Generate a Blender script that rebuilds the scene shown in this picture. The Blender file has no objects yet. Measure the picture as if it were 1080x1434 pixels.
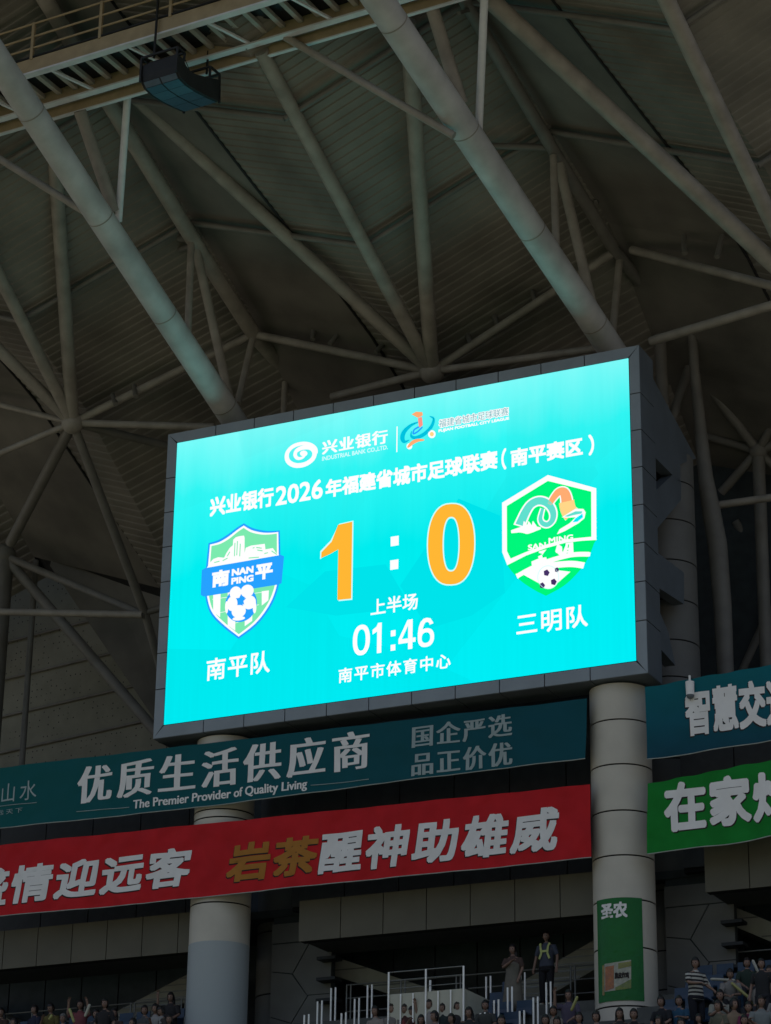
import bpy, bmesh, math, random
from mathutils import Vector, Matrix
random.seed(7)
S = bpy.context.scene
COL = S.collection

# ------------------------------------------------------------------ camera
F = 3513.2825; PITCH = math.radians(22.0476); ROLL = math.radians(0.79635); YAW = math.radians(26.0032)
CAM = Vector((0, 0, 3.0))
cd = bpy.data.cameras.new('camera'); cam = bpy.data.objects.new('camera', cd); COL.objects.link(cam)
cd.sensor_fit = 'VERTICAL'; cd.sensor_height = 24; cd.lens = 24 * F / 1434
cd.clip_start = 0.5; cd.clip_end = 3000
_r0 = Vector((1, 0, 0)); _u0 = Vector((0, -math.sin(PITCH), math.cos(PITCH))); _f0 = Vector((0, math.cos(PITCH), math.sin(PITCH)))
_R = math.cos(ROLL) * _r0 + math.sin(ROLL) * _u0; _U = -math.sin(ROLL) * _r0 + math.cos(ROLL) * _u0
_m = Matrix((_R, _U, -_f0)).transposed().to_4x4(); _m.translation = CAM
cam.matrix_world = _m
S.camera = cam

# ------------------------------------------------------------------ light: overcast evening sky through the open middle of the stadium
SUN_EL = math.radians(76); SUN_AZ = math.radians(215)      # azimuth clockwise from +Y: behind the camera
wd = bpy.data.worlds.new('World'); S.world = wd; wd.use_nodes = True
nt = wd.node_tree; bg = nt.nodes['Background']
sky = nt.nodes.new('ShaderNodeTexSky'); sky.sky_type = 'NISHITA'; sky.sun_disc = False
sky.sun_elevation = SUN_EL; sky.sun_rotation = SUN_AZ; sky.air_density = 1.0; sky.dust_density = 3.0
nt.links.new(sky.outputs[0], bg.inputs[0]); bg.inputs[1].default_value = 0.11
sl = bpy.data.lights.new('sun', 'SUN'); sl.energy = 4.4; sl.angle = math.radians(3); sl.color = (1, .95, .88)
so = bpy.data.objects.new('sun', sl); COL.objects.link(so)
so.rotation_euler = Vector((-math.sin(SUN_AZ) * math.cos(SUN_EL), -math.cos(SUN_AZ) * math.cos(SUN_EL), -math.sin(SUN_EL))).to_track_quat('-Z', 'Y').to_euler()
EXPOSURE = -.15
S.view_settings.view_transform = 'Standard'; S.view_settings.look = 'None'
S.view_settings.exposure = EXPOSURE; S.view_settings.gamma = 1
LED = 2 ** -EXPOSURE

# ------------------------------------------------------------------ the scoreboard's frame of reference: a along the board, n away from the pitch, z up
UU = Vector((math.cos(YAW), -math.sin(YAW), 0)); NN = Vector((math.sin(YAW), math.cos(YAW), 0)); OO = Vector((.17596, 62, 0))
def W(p): return OO + UU * p[0] + NN * p[1] + Vector((0, 0, p[2]))
def ray(px, py):
    X, Y = px - 540, py - 717
    x = X * math.cos(ROLL) + Y * math.sin(ROLL); y = -X * math.sin(ROLL) + Y * math.cos(ROLL)
    return _r0 * (x / F) + _f0 + _u0 * (-y / F)
_q = CAM - OO; _C = Vector((_q.dot(UU), _q.dot(NN), CAM.z))
def hit(px, py, k, v):
    """point of a sight line on the plane a, n or z = v, in board coordinates"""
    d = ray(px, py); D = Vector((d.dot(UU), d.dot(NN), d.z)); i = 'anz'.index(k)
    return _C + D * ((v - _C[i]) / D[i])
def hn(px, py, n=0.0): return hit(px, py, 'n', n)
def proj(p):
    q = W(p) - CAM; fw = q.dot(_f0); x = q.dot(_r0) / fw * F; y = -q.dot(_u0) / fw * F
    return 540 + x * math.cos(ROLL) - y * math.sin(ROLL), 717 + x * math.sin(ROLL) + y * math.cos(ROLL)

# ------------------------------------------------------------------ materials
ALB = .62            # light balance put into the base colours: darker, so the screen tints less
def mat(name, col, rough=.6, metal=0., var=.18, scale=3., bump=0., bscale=30., spec=.4, bdist=.03):
    m = bpy.data.materials.new(name); m.use_nodes = True; t = m.node_tree; b = t.nodes['Principled BSDF']
    b.inputs['Roughness'].default_value = rough; b.inputs['Metallic'].default_value = metal
    b.inputs['Specular IOR Level'].default_value = spec
    tc = t.nodes.new('ShaderNodeTexCoord'); nz = t.nodes.new('ShaderNodeTexNoise')
    nz.inputs['Scale'].default_value = scale; nz.inputs['Detail'].default_value = 6
    t.links.new(tc.outputs['Object'], nz.inputs['Vector'])
    r = t.nodes.new('ShaderNodeValToRGB')
    col = tuple(c * ALB for c in col)
    lo = tuple(c * (1 - var) for c in col); hi = tuple(min(1, c * (1 + var)) for c in col)
    r.color_ramp.elements[0].position = .3; r.color_ramp.elements[1].position = .7
    r.color_ramp.elements[0].color = (*lo, 1); r.color_ramp.elements[1].color = (*hi, 1)
    t.links.new(nz.outputs['Fac'], r.inputs[0]); t.links.new(r.outputs[0], b.inputs['Base Color'])
    if bump:
        n2 = t.nodes.new('ShaderNodeTexNoise'); n2.inputs['Scale'].default_value = bscale; n2.inputs['Detail'].default_value = .4 if bdist > .1 else 4
        t.links.new(tc.outputs['Object'], n2.inputs['Vector'])
        bp = t.nodes.new('ShaderNodeBump'); bp.inputs['Strength'].default_value = bump; bp.inputs['Distance'].default_value = bdist
        t.links.new(n2.outputs['Fac'], bp.inputs['Height']); t.links.new(bp.outputs[0], b.inputs['Normal'])
    return m
def emit(name, col):
    m = bpy.data.materials.new(name); m.use_nodes = True; t = m.node_tree
    t.nodes.remove(t.nodes['Principled BSDF']); e = t.nodes.new('ShaderNodeEmission')
    e.inputs[0].default_value = (*col, 1); e.inputs[1].default_value = LED
    t.links.new(e.outputs[0], t.nodes['Material Output'].inputs[0]); return m
def ramp_mat(name, axis, stops, rough=.7, bump=.0):
    """a printed colour gradient along one object axis; stops = [(metres, colour)]"""
    m = mat(name, (.5, .5, .5), rough, var=0, bump=bump, bscale=1.6, spec=.2, bdist=.3); t = m.node_tree; b = t.nodes['Principled BSDF']
    tc = t.nodes.new('ShaderNodeTexCoord'); sp = t.nodes.new('ShaderNodeSeparateXYZ'); mr = t.nodes.new('ShaderNodeMapRange')
    t.links.new(tc.outputs['Object'], sp.inputs[0]); t.links.new(sp.outputs[axis], mr.inputs[0])
    mr.inputs[1].default_value = stops[0][0]; mr.inputs[2].default_value = stops[-1][0]
    r = t.nodes.new('ShaderNodeValToRGB'); el = r.color_ramp.elements
    while len(el) < len(stops): el.new(.5)
    for e, (x, c) in zip(el, stops):
        e.position = (x - stops[0][0]) / (stops[-1][0] - stops[0][0]); e.color = (*[x * ALB for x in c], 1)
    t.links.new(mr.outputs[0], r.inputs[0]); t.links.new(r.outputs[0], b.inputs['Base Color']); return m

M = {}
M['rib'] = mat('painted_steel_pale', (.66, .67, .65), .5, var=.2, scale=1.3)
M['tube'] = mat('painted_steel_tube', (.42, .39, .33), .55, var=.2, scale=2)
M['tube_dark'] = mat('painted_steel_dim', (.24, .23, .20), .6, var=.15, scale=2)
M['white_steel'] = mat('white_steel', (1.05, 1.08, 1.1), .45, var=.08)
M['warm_lit_steel'] = mat('warm_lit_steel', (.60, .47, .28), .55, var=.12)  # warm light bounced off the ground is put into this steel colour
M['rung'] = mat('rung_steel', (.55, .53, .45), .55, var=.1)
M['deck'] = mat('metal_roof_deck', (.275, .258, .215), .6, var=.36, scale=.45)
M['deck_flat'] = mat('flat_roof_lining', (.225, .212, .18), .75, var=.32, scale=.5)
M['dark'] = mat('dark_steel', (.025, .028, .03), .6, var=.2)
M['wire'] = mat('black_cable', (.02, .02, .02), .7)
M['frame'] = mat('grey_aluminium_cladding', (.40, .47, .52), .5, var=.08, scale=1.2, spec=.3)
M['frame2'] = mat('slate_cladding', (.17, .205, .23), .6, var=.1, scale=1.2)
M['joint'] = mat('black_joint', (.012, .012, .014), .9)
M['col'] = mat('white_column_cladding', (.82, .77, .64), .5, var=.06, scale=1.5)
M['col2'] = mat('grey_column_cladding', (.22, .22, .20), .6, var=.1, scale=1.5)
M['fascia'] = mat('beige_fascia_panels', (.17, .155, .105), .6, var=.1, scale=1.2)
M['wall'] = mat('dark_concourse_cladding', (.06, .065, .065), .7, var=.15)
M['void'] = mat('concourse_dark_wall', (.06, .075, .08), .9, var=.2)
M['concrete'] = mat('terrace_concrete', (.13, .14, .13), .85, var=.15, scale=2, bump=.2)
M['stair'] = mat('stair_concrete', (.48, .48, .40), .8, var=.12, scale=2)
M['chrome'] = mat('bright_steel_post', (1.35, 1.35, 1.28), .3, metal=.1, var=.03)
M['rail'] = mat('dull_steel_rail', (.30, .31, .30), .4, metal=.5, var=.1)
M['box'] = mat('white_glossy_board', (.62, .62, .50), .25, var=.08, scale=2)
M['seat'] = mat('blue_plastic_seat', (.015, .055, .115), .4, var=.12)
M['wallp'] = mat('perforated_wall', (.30, .295, .225), .8, var=.12, scale=1.5)
M['skin'] = mat('skin', (.33, .205, .15), .55, var=.08, scale=20)
M['hair'] = mat('black_hair', (.012, .010, .010), .5, var=.2, scale=40)
M['hair2'] = mat('grey_hair', (.2, .2, .19), .6, var=.2, scale=40)
M['eye'] = mat('dark_eye', (.015, .012, .01), .2)
M['lip'] = mat('lip', (.3, .1, .09), .5)
M['stick'] = mat('yellow_green_vinyl', (.42, .42, .14), .35, var=.1)
M['stick2'] = mat('pale_vinyl', (.55, .55, .45), .35, var=.1)
M['ltr'] = mat('pale_print', (1.25, 1.24, 1.2), .8, var=.05, spec=.1)
M['ltr_dim'] = mat('pale_teal_print', (.50, .62, .62), .8, var=.06)
M['ltr_gold'] = mat('gold_print', (.62, .26, .035), .8, var=.08)
M['ltr_black'] = mat('black_print', (.03, .02, .02), .8)
M['red'] = mat('red_banner_cloth', (.80, .022, .030), .75, var=.10, scale=1.5, bump=.7, bscale=1.7, spec=.2, bdist=.3)
M['green'] = mat('green_banner_cloth', (.010, .32, .04), .75, var=.12, scale=1.5, bump=.7, bscale=1.7, spec=.2, bdist=.3)
M['hem'] = mat('pale_hem', (.5, .55, .5), .7)
# perforations on the wall
def perforate(m):
    t = m.node_tree; b = t.nodes['Principled BSDF']; src = b.inputs['Base Color'].links[0].from_socket
    tc = t.nodes.new('ShaderNodeTexCoord'); vm = t.nodes.new('ShaderNodeVectorMath'); vm.operation = 'MULTIPLY'; vm.inputs[1].default_value = (4.6, 0, 4.6)
    vo = t.nodes.new('ShaderNodeTexVoronoi'); vo.inputs['Scale'].default_value = 1; vo.inputs['Randomness'].default_value = .25
    lt = t.nodes.new('ShaderNodeMath'); lt.operation = 'LESS_THAN'; lt.inputs[1].default_value = .12
    mx = t.nodes.new('ShaderNodeMix'); mx.data_type = 'RGBA'; mx.inputs['B'].default_value = (.02, .02, .02, 1)
    t.links.new(tc.outputs['Object'], vm.inputs[0]); t.links.new(vm.outputs[0], vo.inputs['Vector'])
    t.links.new(vo.outputs['Distance'], lt.inputs[0]); t.links.new(lt.outputs[0], mx.inputs['Factor'])
    t.links.new(src, mx.inputs['A']); t.links.new(mx.outputs['Result'], b.inputs['Base Color'])
perforate(M['wallp'])

# ------------------------------------------------------------------ object helpers (all points in board coordinates)
BASE = {}
def tag(o, label=None, cat=None, group=None, kind=None):
    if label: o['label'] = label
    if cat: o['category'] = cat
    if group: o['group'] = group
    if kind: o['kind'] = kind
    return o
def thing(name, base, label, cat, group=None):
    o = bpy.data.objects.new(name, None); COL.objects.link(o); o.empty_display_size = .2
    o.location = W(base); o.rotation_euler = (0, 0, -YAW); BASE[o.name] = Vector(base)
    return tag(o, label, cat, group)
def rootof(o):
    while o.parent: o = o.parent
    return o
def build(name, verts, faces, m, parent=None, base=None, smooth=False, mats=None):
    """one mesh object from points in board coordinates"""
    if parent is not None: b = BASE[rootof(parent).name]
    else: b = Vector(base) if base is not None else Vector((0, 0, 0))
    me = bpy.data.meshes.new(name)
    me.from_pydata([Vector(v) - b for v in verts], [], faces)
    if mats is None: me.materials.append(m)
    else:
        for k in m: me.materials.append(k)
        for p, i in zip(me.polygons, mats): p.material_index = i
    if smooth:
        for p in me.polygons: p.use_smooth = True
    o = bpy.data.objects.new(name, me); COL.objects.link(o)
    if parent is not None: o.parent = parent
    else:
        o.location = W(b); o.rotation_euler = (0, 0, -YAW); BASE[o.name] = b
    me.update(); return o
class MB:
    def __init__(s): s.v = []; s.f = []; s.m = []
    def add(s, v, f, mi=0):
        k = len(s.v); s.v += [Vector(x) for x in v]; s.f += [tuple(i + k for i in q) for q in f]; s.m += [mi] * len(f); return s
    def box(s, c, d, mi=0, rot=None):
        cx = Vector(c); h = Vector(d) / 2
        v = [Vector((x * h.x, y * h.y, z * h.z)) for x in (-1, 1) for y in (-1, 1) for z in (-1, 1)]
        if rot is not None: v = [rot @ q for q in v]
        return s.add([cx + q for q in v], [(0, 1, 3, 2), (4, 6, 7, 5), (0, 4, 5, 1), (2, 3, 7, 6), (0, 2, 6, 4), (1, 5, 7, 3)], mi)
    def span(s, lo, hi, mi=0):
        lo, hi = Vector(lo), Vector(hi); return s.box((lo + hi) / 2, hi - lo, mi)
    def bar(s, p, q, w, h, mi=0, up=Vector((0, 0, 1))):
        p, q = Vector(p), Vector(q); d = (q - p).normalized(); x = d.cross(up).normalized(); y = x.cross(d)
        v = [b + x * (i * w / 2) + y * (j * h / 2) for b in (p, q) for i, j in ((-1, -1), (1, -1), (1, 1), (-1, 1))]
        return s.add(v, [(0, 3, 2, 1), (4, 5, 6, 7), (0, 1, 5, 4), (1, 2, 6, 5), (2, 3, 7, 6), (3, 0, 4, 7)], mi)
    def tube(s, pts, r, seg=14, mi=0, cap=True):
        pts = [Vector(p) for p in pts]; rs = r if isinstance(r, (list, tuple)) else [r] * len(pts)
        v = []; f = []; prev = None
        for i, p in enumerate(pts):
            d = (pts[min(i + 1, len(pts) - 1)] - pts[max(i - 1, 0)]).normalized()
            if prev is None:
                x = d.cross(Vector((0, 0, 1)))
                if x.length < 1e-3: x = d.cross(Vector((0, 1, 0)))
            else: x = prev - d * prev.dot(d)
            x.normalize(); prev = x; y = d.cross(x)
            v += [p + (x * math.cos(t) + y * math.sin(t)) * rs[i] for t in [2 * math.pi * k / seg for k in range(seg)]]
            if i: f += [((i - 1) * seg + k, (i - 1) * seg + (k + 1) % seg, i * seg + (k + 1) % seg, i * seg + k) for k in range(seg)]
        if cap:
            k0 = len(v); v += [q.copy() for q in v[:seg]] + [q.copy() for q in v[(len(pts) - 1) * seg:len(pts) * seg]]
            f += [tuple(k0 + k for k in range(seg - 1, -1, -1)), tuple(k0 + seg + k for k in range(seg))]
        return s.add(v, f, mi)
    def ball(s, c, r, su=14, sv=9, mi=0, sc=(1, 1, 1)):
        c = Vector(c); v = []; f = []
        for j in range(sv + 1):
            th = math.pi * j / sv
            for i in range(su):
                ph = 2 * math.pi * i / su
                v.append(c + Vector((r * sc[0] * math.sin(th) * math.cos(ph), r * sc[1] * math.sin(th) * math.sin(ph), r * sc[2] * math.cos(th))))
        for j in range(sv):
            for i in range(su): f.append((j * su + i, (j + 1) * su + i, (j + 1) * su + (i + 1) % su, j * su + (i + 1) % su))
        return s.add(v, f, mi)
    def prism(s, pts, off, mi=0):
        """extrude a polygon by a vector"""
        pts = [Vector(p) for p in pts]; off = Vector(off); k = len(pts)
        return s.add(pts + [p + off for p in pts], [tuple(range(k)), tuple(range(2 * k - 1, k - 1, -1))] + [(i, (i + 1) % k, k + (i + 1) % k, k + i) for i in range(k)], mi)
    def out(s, name, m, parent=None, base=None, smooth=False):
        o = build(name, s.v, s.f, m, parent, base, False, s.m if isinstance(m, list) else None)
        if smooth:
            for p in o.data.polygons: p.use_smooth = len(p.vertices) == 4
        return o
def tube(name, pts, r, m, parent, seg=14): return MB().tube(pts, r, seg).out(name, m, parent, smooth=True)

# ------------------------------------------------------------------ lettering
_tc = {}
def glyphs(s, gap=1.0, shear=0.0, fine=False):
    key = (s, gap, shear, fine)
    if key not in _tc:
        c = bpy.data.curves.new('lettering', 'FONT'); c.body = s; c.space_character = gap; c.shear = shear; c.resolution_u = 3
        o = bpy.data.objects.new('lettering', c); COL.objects.link(o); bpy.context.view_layer.update()
        me = bpy.data.meshes.new_from_object(o.evaluated_get(bpy.context.evaluated_depsgraph_get()))
        if fine:
            bm = bmesh.new(); bm.from_mesh(me); bmesh.ops.remove_doubles(bm, verts=bm.verts[:], dist=1e-5); bmesh.ops.triangulate(bm, faces=bm.faces[:])
            for _ in range(3):
                es = [e for e in bm.edges if e.calc_length() > .16]
                if not es: break
                bmesh.ops.subdivide_edges(bm, edges=es, cuts=1); bmesh.ops.triangulate(bm, faces=bm.faces[:])
            bm.to_mesh(me); bm.free()
        _tc[key] = ([(v.co.x, v.co.y) for v in me.vertices], [tuple(p.vertices) for p in me.polygons])
        bpy.data.objects.remove(o); bpy.data.curves.remove(c); bpy.data.meshes.remove(me)
    return _tc[key]
def write(name, s, rect, n, m, parent, wt=0., wx=0., gap=1., shear=0., warp=None, shift=(0, 0), square=True):
    """one line of lettering fitted into rect = (a0, a1, z0, z1) on the plane n; wt thickens strokes, wx thickens uprights only"""
    pv, pf = glyphs(s, gap, shear, warp is not None)
    offs = [(0, 0)]
    if wt and square: offs += [(wt * i * q, wt * j * q) for q in (1, .5) for i in (-1, 0, 1) for j in (-1, 0, 1) if i or j]
    elif wt: offs += [(wt * math.cos(t), wt * math.sin(t)) for t in [2 * math.pi * k / 10 for k in range(10)]] + [(wt * .5, 0), (-wt * .5, 0), (0, wt * .5), (0, -wt * .5)]
    if wx: offs = [(x + d, y) for x, y in offs for d in (-wx, 0, wx)]
    x0 = min(p[0] for p in pv) - wt - wx; x1 = max(p[0] for p in pv) + wt + wx; y0 = min(p[1] for p in pv) - wt; y1 = max(p[1] for p in pv) + wt
    a0, a1, z0, z1 = rect; sx = (a1 - a0) / (x1 - x0); sz = (z1 - z0) / (y1 - y0)
    mb = MB()
    for i, (dx, dy) in enumerate(offs):
        v = []
        for x, y in pv:
            p = Vector((a0 + (x + dx - x0) * sx + shift[0], n, z0 + (y + dy - y0) * sz + shift[1]))
            if warp: p.y = warp(p)
            p.y -= .00006 * i
            v.append(p)
        mb.add(v, pf)
    return mb.out(name, m, parent)
def rect(xl, ylt, ylb, xr, yrt, yrb, n=0.0):
    """the upright rectangle on plane n whose left edge spans (xl, ylt..ylb) and right edge (xr, yrt..yrb)"""
    A, B, C, D = hn(xl, ylt, n), hn(xl, ylb, n), hn(xr, yrt, n), hn(xr, yrb, n)
    return ((A.x + B.x) / 2, (C.x + D.x) / 2, (B.z + D.z) / 2, (A.z + C.z) / 2)

# ================================================================== GROUND
g = MB().add([(-400, -300, 0), (400, -300, 0), (400, 400, 0), (-400, 400, 0)], [(0, 1, 2, 3)]).out('ground', mat('stadium_ground', (.36, .31, .25), .9, scale=.1), base=(0, 0, 0)); tag(g, 'flat brown running track and apron around the pitch', 'ground', kind='structure')
g = MB().add([(-50, -95, .02), (50, -95, .02), (50, -27, .02), (-50, -27, .02)], [(0, 1, 2, 3)]).out('pitch', mat('pitch_grass', (.06, .11, .035), .9, scale=.6), base=(0, 0, 0)); tag(g, 'green football pitch in the middle of the stadium', 'pitch', kind='structure')

# ================================================================== ROOF DECK (folded: a ridge above every truss, a valley between)
RA = lambda n: Vector((-5.6, n, 36.0 + .375 * (2 - n) if n < 2 else 36.0 - .62 * (n - 2)))
RB = lambda n: Vector((5.65 + .091 * min(0, n - 1.5), n, 36.4 + .345 * (2 - n) if n < 2 else 36.4 - .62 * (n - 2)))
RC = lambda n: Vector((-17.0 - .09 * min(0, n), n, 36.2 + .375 * (2 - n) if n < 2 else 36.2 - .62 * (n - 2)))
RD = lambda n: Vector((17.0 + .18 * min(0, n), n, 36.4 + .375 * (2 - n) if n < 2 else 36.4 - .62 * (n - 2)))
V0 = lambda n: Vector((.05 + .045 * min(0, n), n, 33.95 + .37 * (2.3 - n) if n < 2.3 else 33.95 - .55 * (n - 2.3)))
VL = lambda n: Vector((-11.25 - .045 * min(0, n), n, 34.05 + .37 * (2 - n) if n < 2 else 34.05 - .62 * (n - 2)))
VR = lambda n: Vector((11.3 + .135 * min(0, n), n, 33.95 + .36 * (2 - n) if n < 2 else 33.95 - .55 * (n - 2)))
roof = thing('stadium_roof', (0, 0, 36), 'brown folded sheet metal stadium roof seen from below', 'roof')
def facet(name, e0, e1, n0, n1, per, dep, m, t0=None, t1=None):
    mb = MB(); v = []; f = []; k = 0
    prof = [0, 0, 1, 1]; step = per / 4
    n = n0; i = 0
    while n < n1:
        a = e0(n); b = e1(n); d = Vector((0, 0, dep * prof[i % 4])) if dep else Vector((0, 0, 0))
        ta = t0(n) if t0 else 0.; tb = t1(n) if t1 else 1.
        v += [a.lerp(b, ta) + d, a.lerp(b, tb) + d]
        if k: f.append((2 * k - 2, 2 * k - 1, 2 * k + 1, 2 * k))
        k += 1; i += 1
        n += step * (.35 if i % 2 == 0 else 1.65) if dep else .8
    return mb.add(v, f).out(name, m, roof)
def outer(e0, e1, n0=-15.2, n1=12):
    ns = [n0, -8, 2, 2.3, 6, n1]; v = []
    for n in ns: v += [e0(n) + Vector((0, 0, .14)), e1(n) + Vector((0, 0, .14))]
    MB().add(v, [(2 * i, 2 * i + 1, 2 * i + 3, 2 * i + 2) for i in range(len(ns) - 1)]).out('sky_block_sheet', M['dark'], roof)  # skin added over the deck, keeps sky from leaking through panel gaps
seam = lambda n: max(.34, min(.95, .62 + .028 * n))
PER, DEP = .24, .03
RE = lambda n: Vector((-28.4, n, 36.2 + .375 * (2 - n) if n < 2 else 36.2 - .62 * (n - 2)))
VM = lambda n: Vector((-22.7, n, 34.05 + .37 * (2 - n) if n < 2 else 34.05 - .62 * (n - 2)))
facet('corrugated_panel', VM, RC, -15, 9, PER, DEP, M['deck'])
facet('corrugated_panel', RE, VM, -15, 9, PER, DEP, M['deck'])
facet('corrugated_panel', RC, VL, -15, 9, PER, DEP, M['deck'], seam)
facet('flat_panel', RC, VL, -15, 9, 1, 0, M['deck_flat'], None, seam)
facet('corrugated_panel', VL, RA, -15, 12, PER, DEP, M['deck'])
facet('flat_panel', RA, V0, -15, 12, 1, 0, M['deck_flat'], None, seam)
facet('corrugated_panel', RA, V0, -15, 12, PER, DEP, M['deck'], seam)
facet('corrugated_panel', V0, RB, -15, 12, PER, DEP, M['deck'])
facet('flat_panel', RB, VR, -15, 12, 1, 0, M['deck_flat'], None, seam)
facet('corrugated_panel', RB, VR, -15, 12, PER, DEP, M['deck'], seam)
facet('corrugated_panel', VR, RD, -15, 12, PER, DEP, M['deck'])
for e0, e1, n1_ in ((RE, VM, 9), (VM, RC, 9), (RC, VL, 9), (VL, RA, 12), (RA, V0, 12), (V0, RB, 12), (RB, VR, 12), (VR, RD, 12)): outer(e0, e1, -15.2, n1_)
for e0, e1 in ((RC, VL), (RA, V0), (RB, VR)):
    tube('seam_cable', [e0(n).lerp(e1(n), seam(n)) - Vector((0, 0, .01)) for n in [-14 + .7 * i for i in range(28 if e0 is RC else 36)]], .045, M['wire'], roof, 6)
MB().span((-60, -2, 44), (30, 40, 44.3)).out('sky_block_sheet', M['dark'], roof)  # unseen sheet added high over the roof to block leaking sun and sky
def purlin(pts, r=.10): return tube('purlin', pts, r, M['tube_dark'], roof, 10)
dz = Vector((0, 0, -.22))
for nn_ in (-1.8, -6.2, -10.6):
    for e0, e1 in ((RC, VL), (VL, RA), (RA, V0), (V0, RB), (RB, VR), (VR, RD)):
        purlin([e0(nn_) + dz, e1(nn_) + dz], .085)

# ================================================================== ROOF TRUSSES
def PA(px, py, a): return hit(px, py, 'a', a)
def truss(base, label):
    return thing('roof_truss', base, label, 'roof truss', 'pale steel roof trusses over the stand')
A_ = -5.6
tA = truss(PA(325, 585, A_), 'pale tubular roof truss whose thick lower tube meets the left part of the board')
b0, b1 = PA(325, 585, A_), PA(0, 90, A_)
d = (b1 - b0).normalized()
tube('bottom_chord', [b0 - d * 2.2, b1 + d * 4], .36, M['rib'], tA, 24)
for q in (.5, 4.2, 7.9, 11.6): tube('weld_seam', [b0 + d * q, b0 + d * (q + .035)], .366, M['tube'], tA, 24)
t0, t1, t2, t3 = PA(430, 552, A_), PA(355, 468, A_), PA(270, 335, A_), PA(150, 140, A_)
tube('top_chord', [t0 + (t0 - t1) * .5, t0, t1, t2, t3, t3 + (t3 - t2) * 1.2], .22, M['tube'], tA, 18)
def web(p, q, r, parent, m='tube'): return tube('strut', [p, q], r, M[m], parent, 12)
web(PA(274, 345, A_), PA(322, 560, A_), .13, tA); web(PA(268, 338, A_), PA(263, 470, A_), .1, tA); web(PA(355, 470, A_), PA(333, 565, A_), .1, tA)
web(PA(112, 155, A_), PA(160, 295, A_), .17, tA, 'tube'); web(hn(180, 118, -7.6), PA(166, 310, A_), .1, tA, 'white_steel')
web(PA(399, 535, A_), PA(397, 590, A_), .09, tA)
web(PA(268, 333, A_), hn(190, 332, 0.5), .13, tA, 'tube_dark'); web(PA(268, 345, A_), hn(205, 362, 1.0), .08, tA, 'tube_dark')
# truss B leans in towards the pitch a little, as the bowl curves
def PB(px, py):
    q = _C; D = ray(px, py); D = Vector((D.dot(UU), D.dot(NN), D.z)); t = 0
    # plane a - 5.65 = .091 (n - 1.5)
    t = (5.65 - .091 * 1.5 - q.x + .091 * q.y) / (D.x - .091 * D.y); return q + D * t
tB = truss(PB(850, 480), 'pale tubular roof truss whose thick lower tube meets the right end of the board')
b0, b1 = PB(850, 480), PB(530, 0); d = (b1 - b0).normalized()
tube('bottom_chord', [b0 - d * 2.2, b1 + d * 4], .37, M['rib'], tB, 24)
for q in (.8, 4.5, 8.2, 11.9): tube('weld_seam', [b0 + d * q, b0 + d * (q + .035)], .376, M['tube'], tB, 24)
t0, t1, t2, t3 = PB(920, 425), PB(862, 352), PB(778, 215), PB(650, 0)
tube('top_chord', [t0 + (t0 - t1) * .6, t0, t1, t2, t3, t3 + (t3 - t2) * .6], .17, M['tube_dark'], tB, 18)
web(PB(783, 228), PB(834, 448), .14, tB); web(PB(775, 218), PB(779, 345), .1, tB); web(PB(868, 362), PB(857, 475), .1, tB)
web(PB(605, 10), PB(646, 145), .17, tB); web(hn(680, -40, -8.6), PB(670, 195), .1, tB, 'white_steel')
web(PB(775, 207), hn(678, 204, -2.5), .09, tB, 'tube_dark')
# dark cable tray that follows truss B
ct = thing('cable_tray', PB(770, 180), 'black cable tray running along the right truss up under the roof', 'cable tray')
MB().bar(PB(660, -20), PB(946, 432), .55, .4).out('tray', M['dark'], ct)
for x, y in ((655, 22), (768, 185), (846, 285), (905, 378)):
    MB().bar(PB(x - 8, y + 2) - Vector((0, .2, 0)), PB(x + 24, y - 8) - Vector((0, .2, 0)), .1, .1).out('bracket', M['tube_dark'], ct)
tube('cable', [PB(660, -20), PB(700, 50), PB(745, 118), PB(790, 190), PB(850, 278), PB(940, 420)], .1, M['tube_dark'], ct, 8)

# ================================================================== LOWER NODES WITH RADIATING TUBES
def hub(px, py, n, label, arms, r=.34):
    c = hn(px, py, n); t = thing('tube_node', c, label, 'roof node', 'ball nodes with tubes fanning out under the roof')
    MB().ball(c, r, 18, 12).out('node_ball', M['tube'], t, smooth=True)
    for x, y, n1, rr, *m in arms:
        tube('strut', [c, hn(x, y, n1)], rr, M[m[0] if m else 'tube'], t, 14)
    return c
t1A = PA(355, 468, A_); t1B = PB(862, 352)
hub(102, 592, 1.3, 'steel ball node with tubes fanning out left of the board', [
    (72, 150, -6.5, .2), (-60, 268, -6, .18), (-80, 412, -3, .18), (-60, 552, 2, .09), (-60, 660, 1.6, .1), (355, 468, t1A.y, .12), (300, 598, 2.5, .11),
    (245, 627, 4, .13, 'tube_dark'), (15, 760, 5, .17, 'tube_dark'), (203, 858, 6, .14, 'tube_dark')])
hub(605, 520, 2.3, 'steel ball node with tubes fanning out just above the middle of the board', [
    (571, 30, -7, .21), (366, 72, -8, .19), (170, 118, -6.3, .19), (355, 468, t1A.y, .12), (862, 352, t1B.y, .12), (465, 556, 2.8, .12), (852, 486, 2.0, .11)], .36)
hub(1130, 413, .4, 'steel ball node beyond the right edge with tubes running up left', [
    (655, -30, -8, .23), (905, -60, -8, .21), (885, 350, t1B.y, .12), (912, 478, 1.8, .13)], .36)
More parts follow.
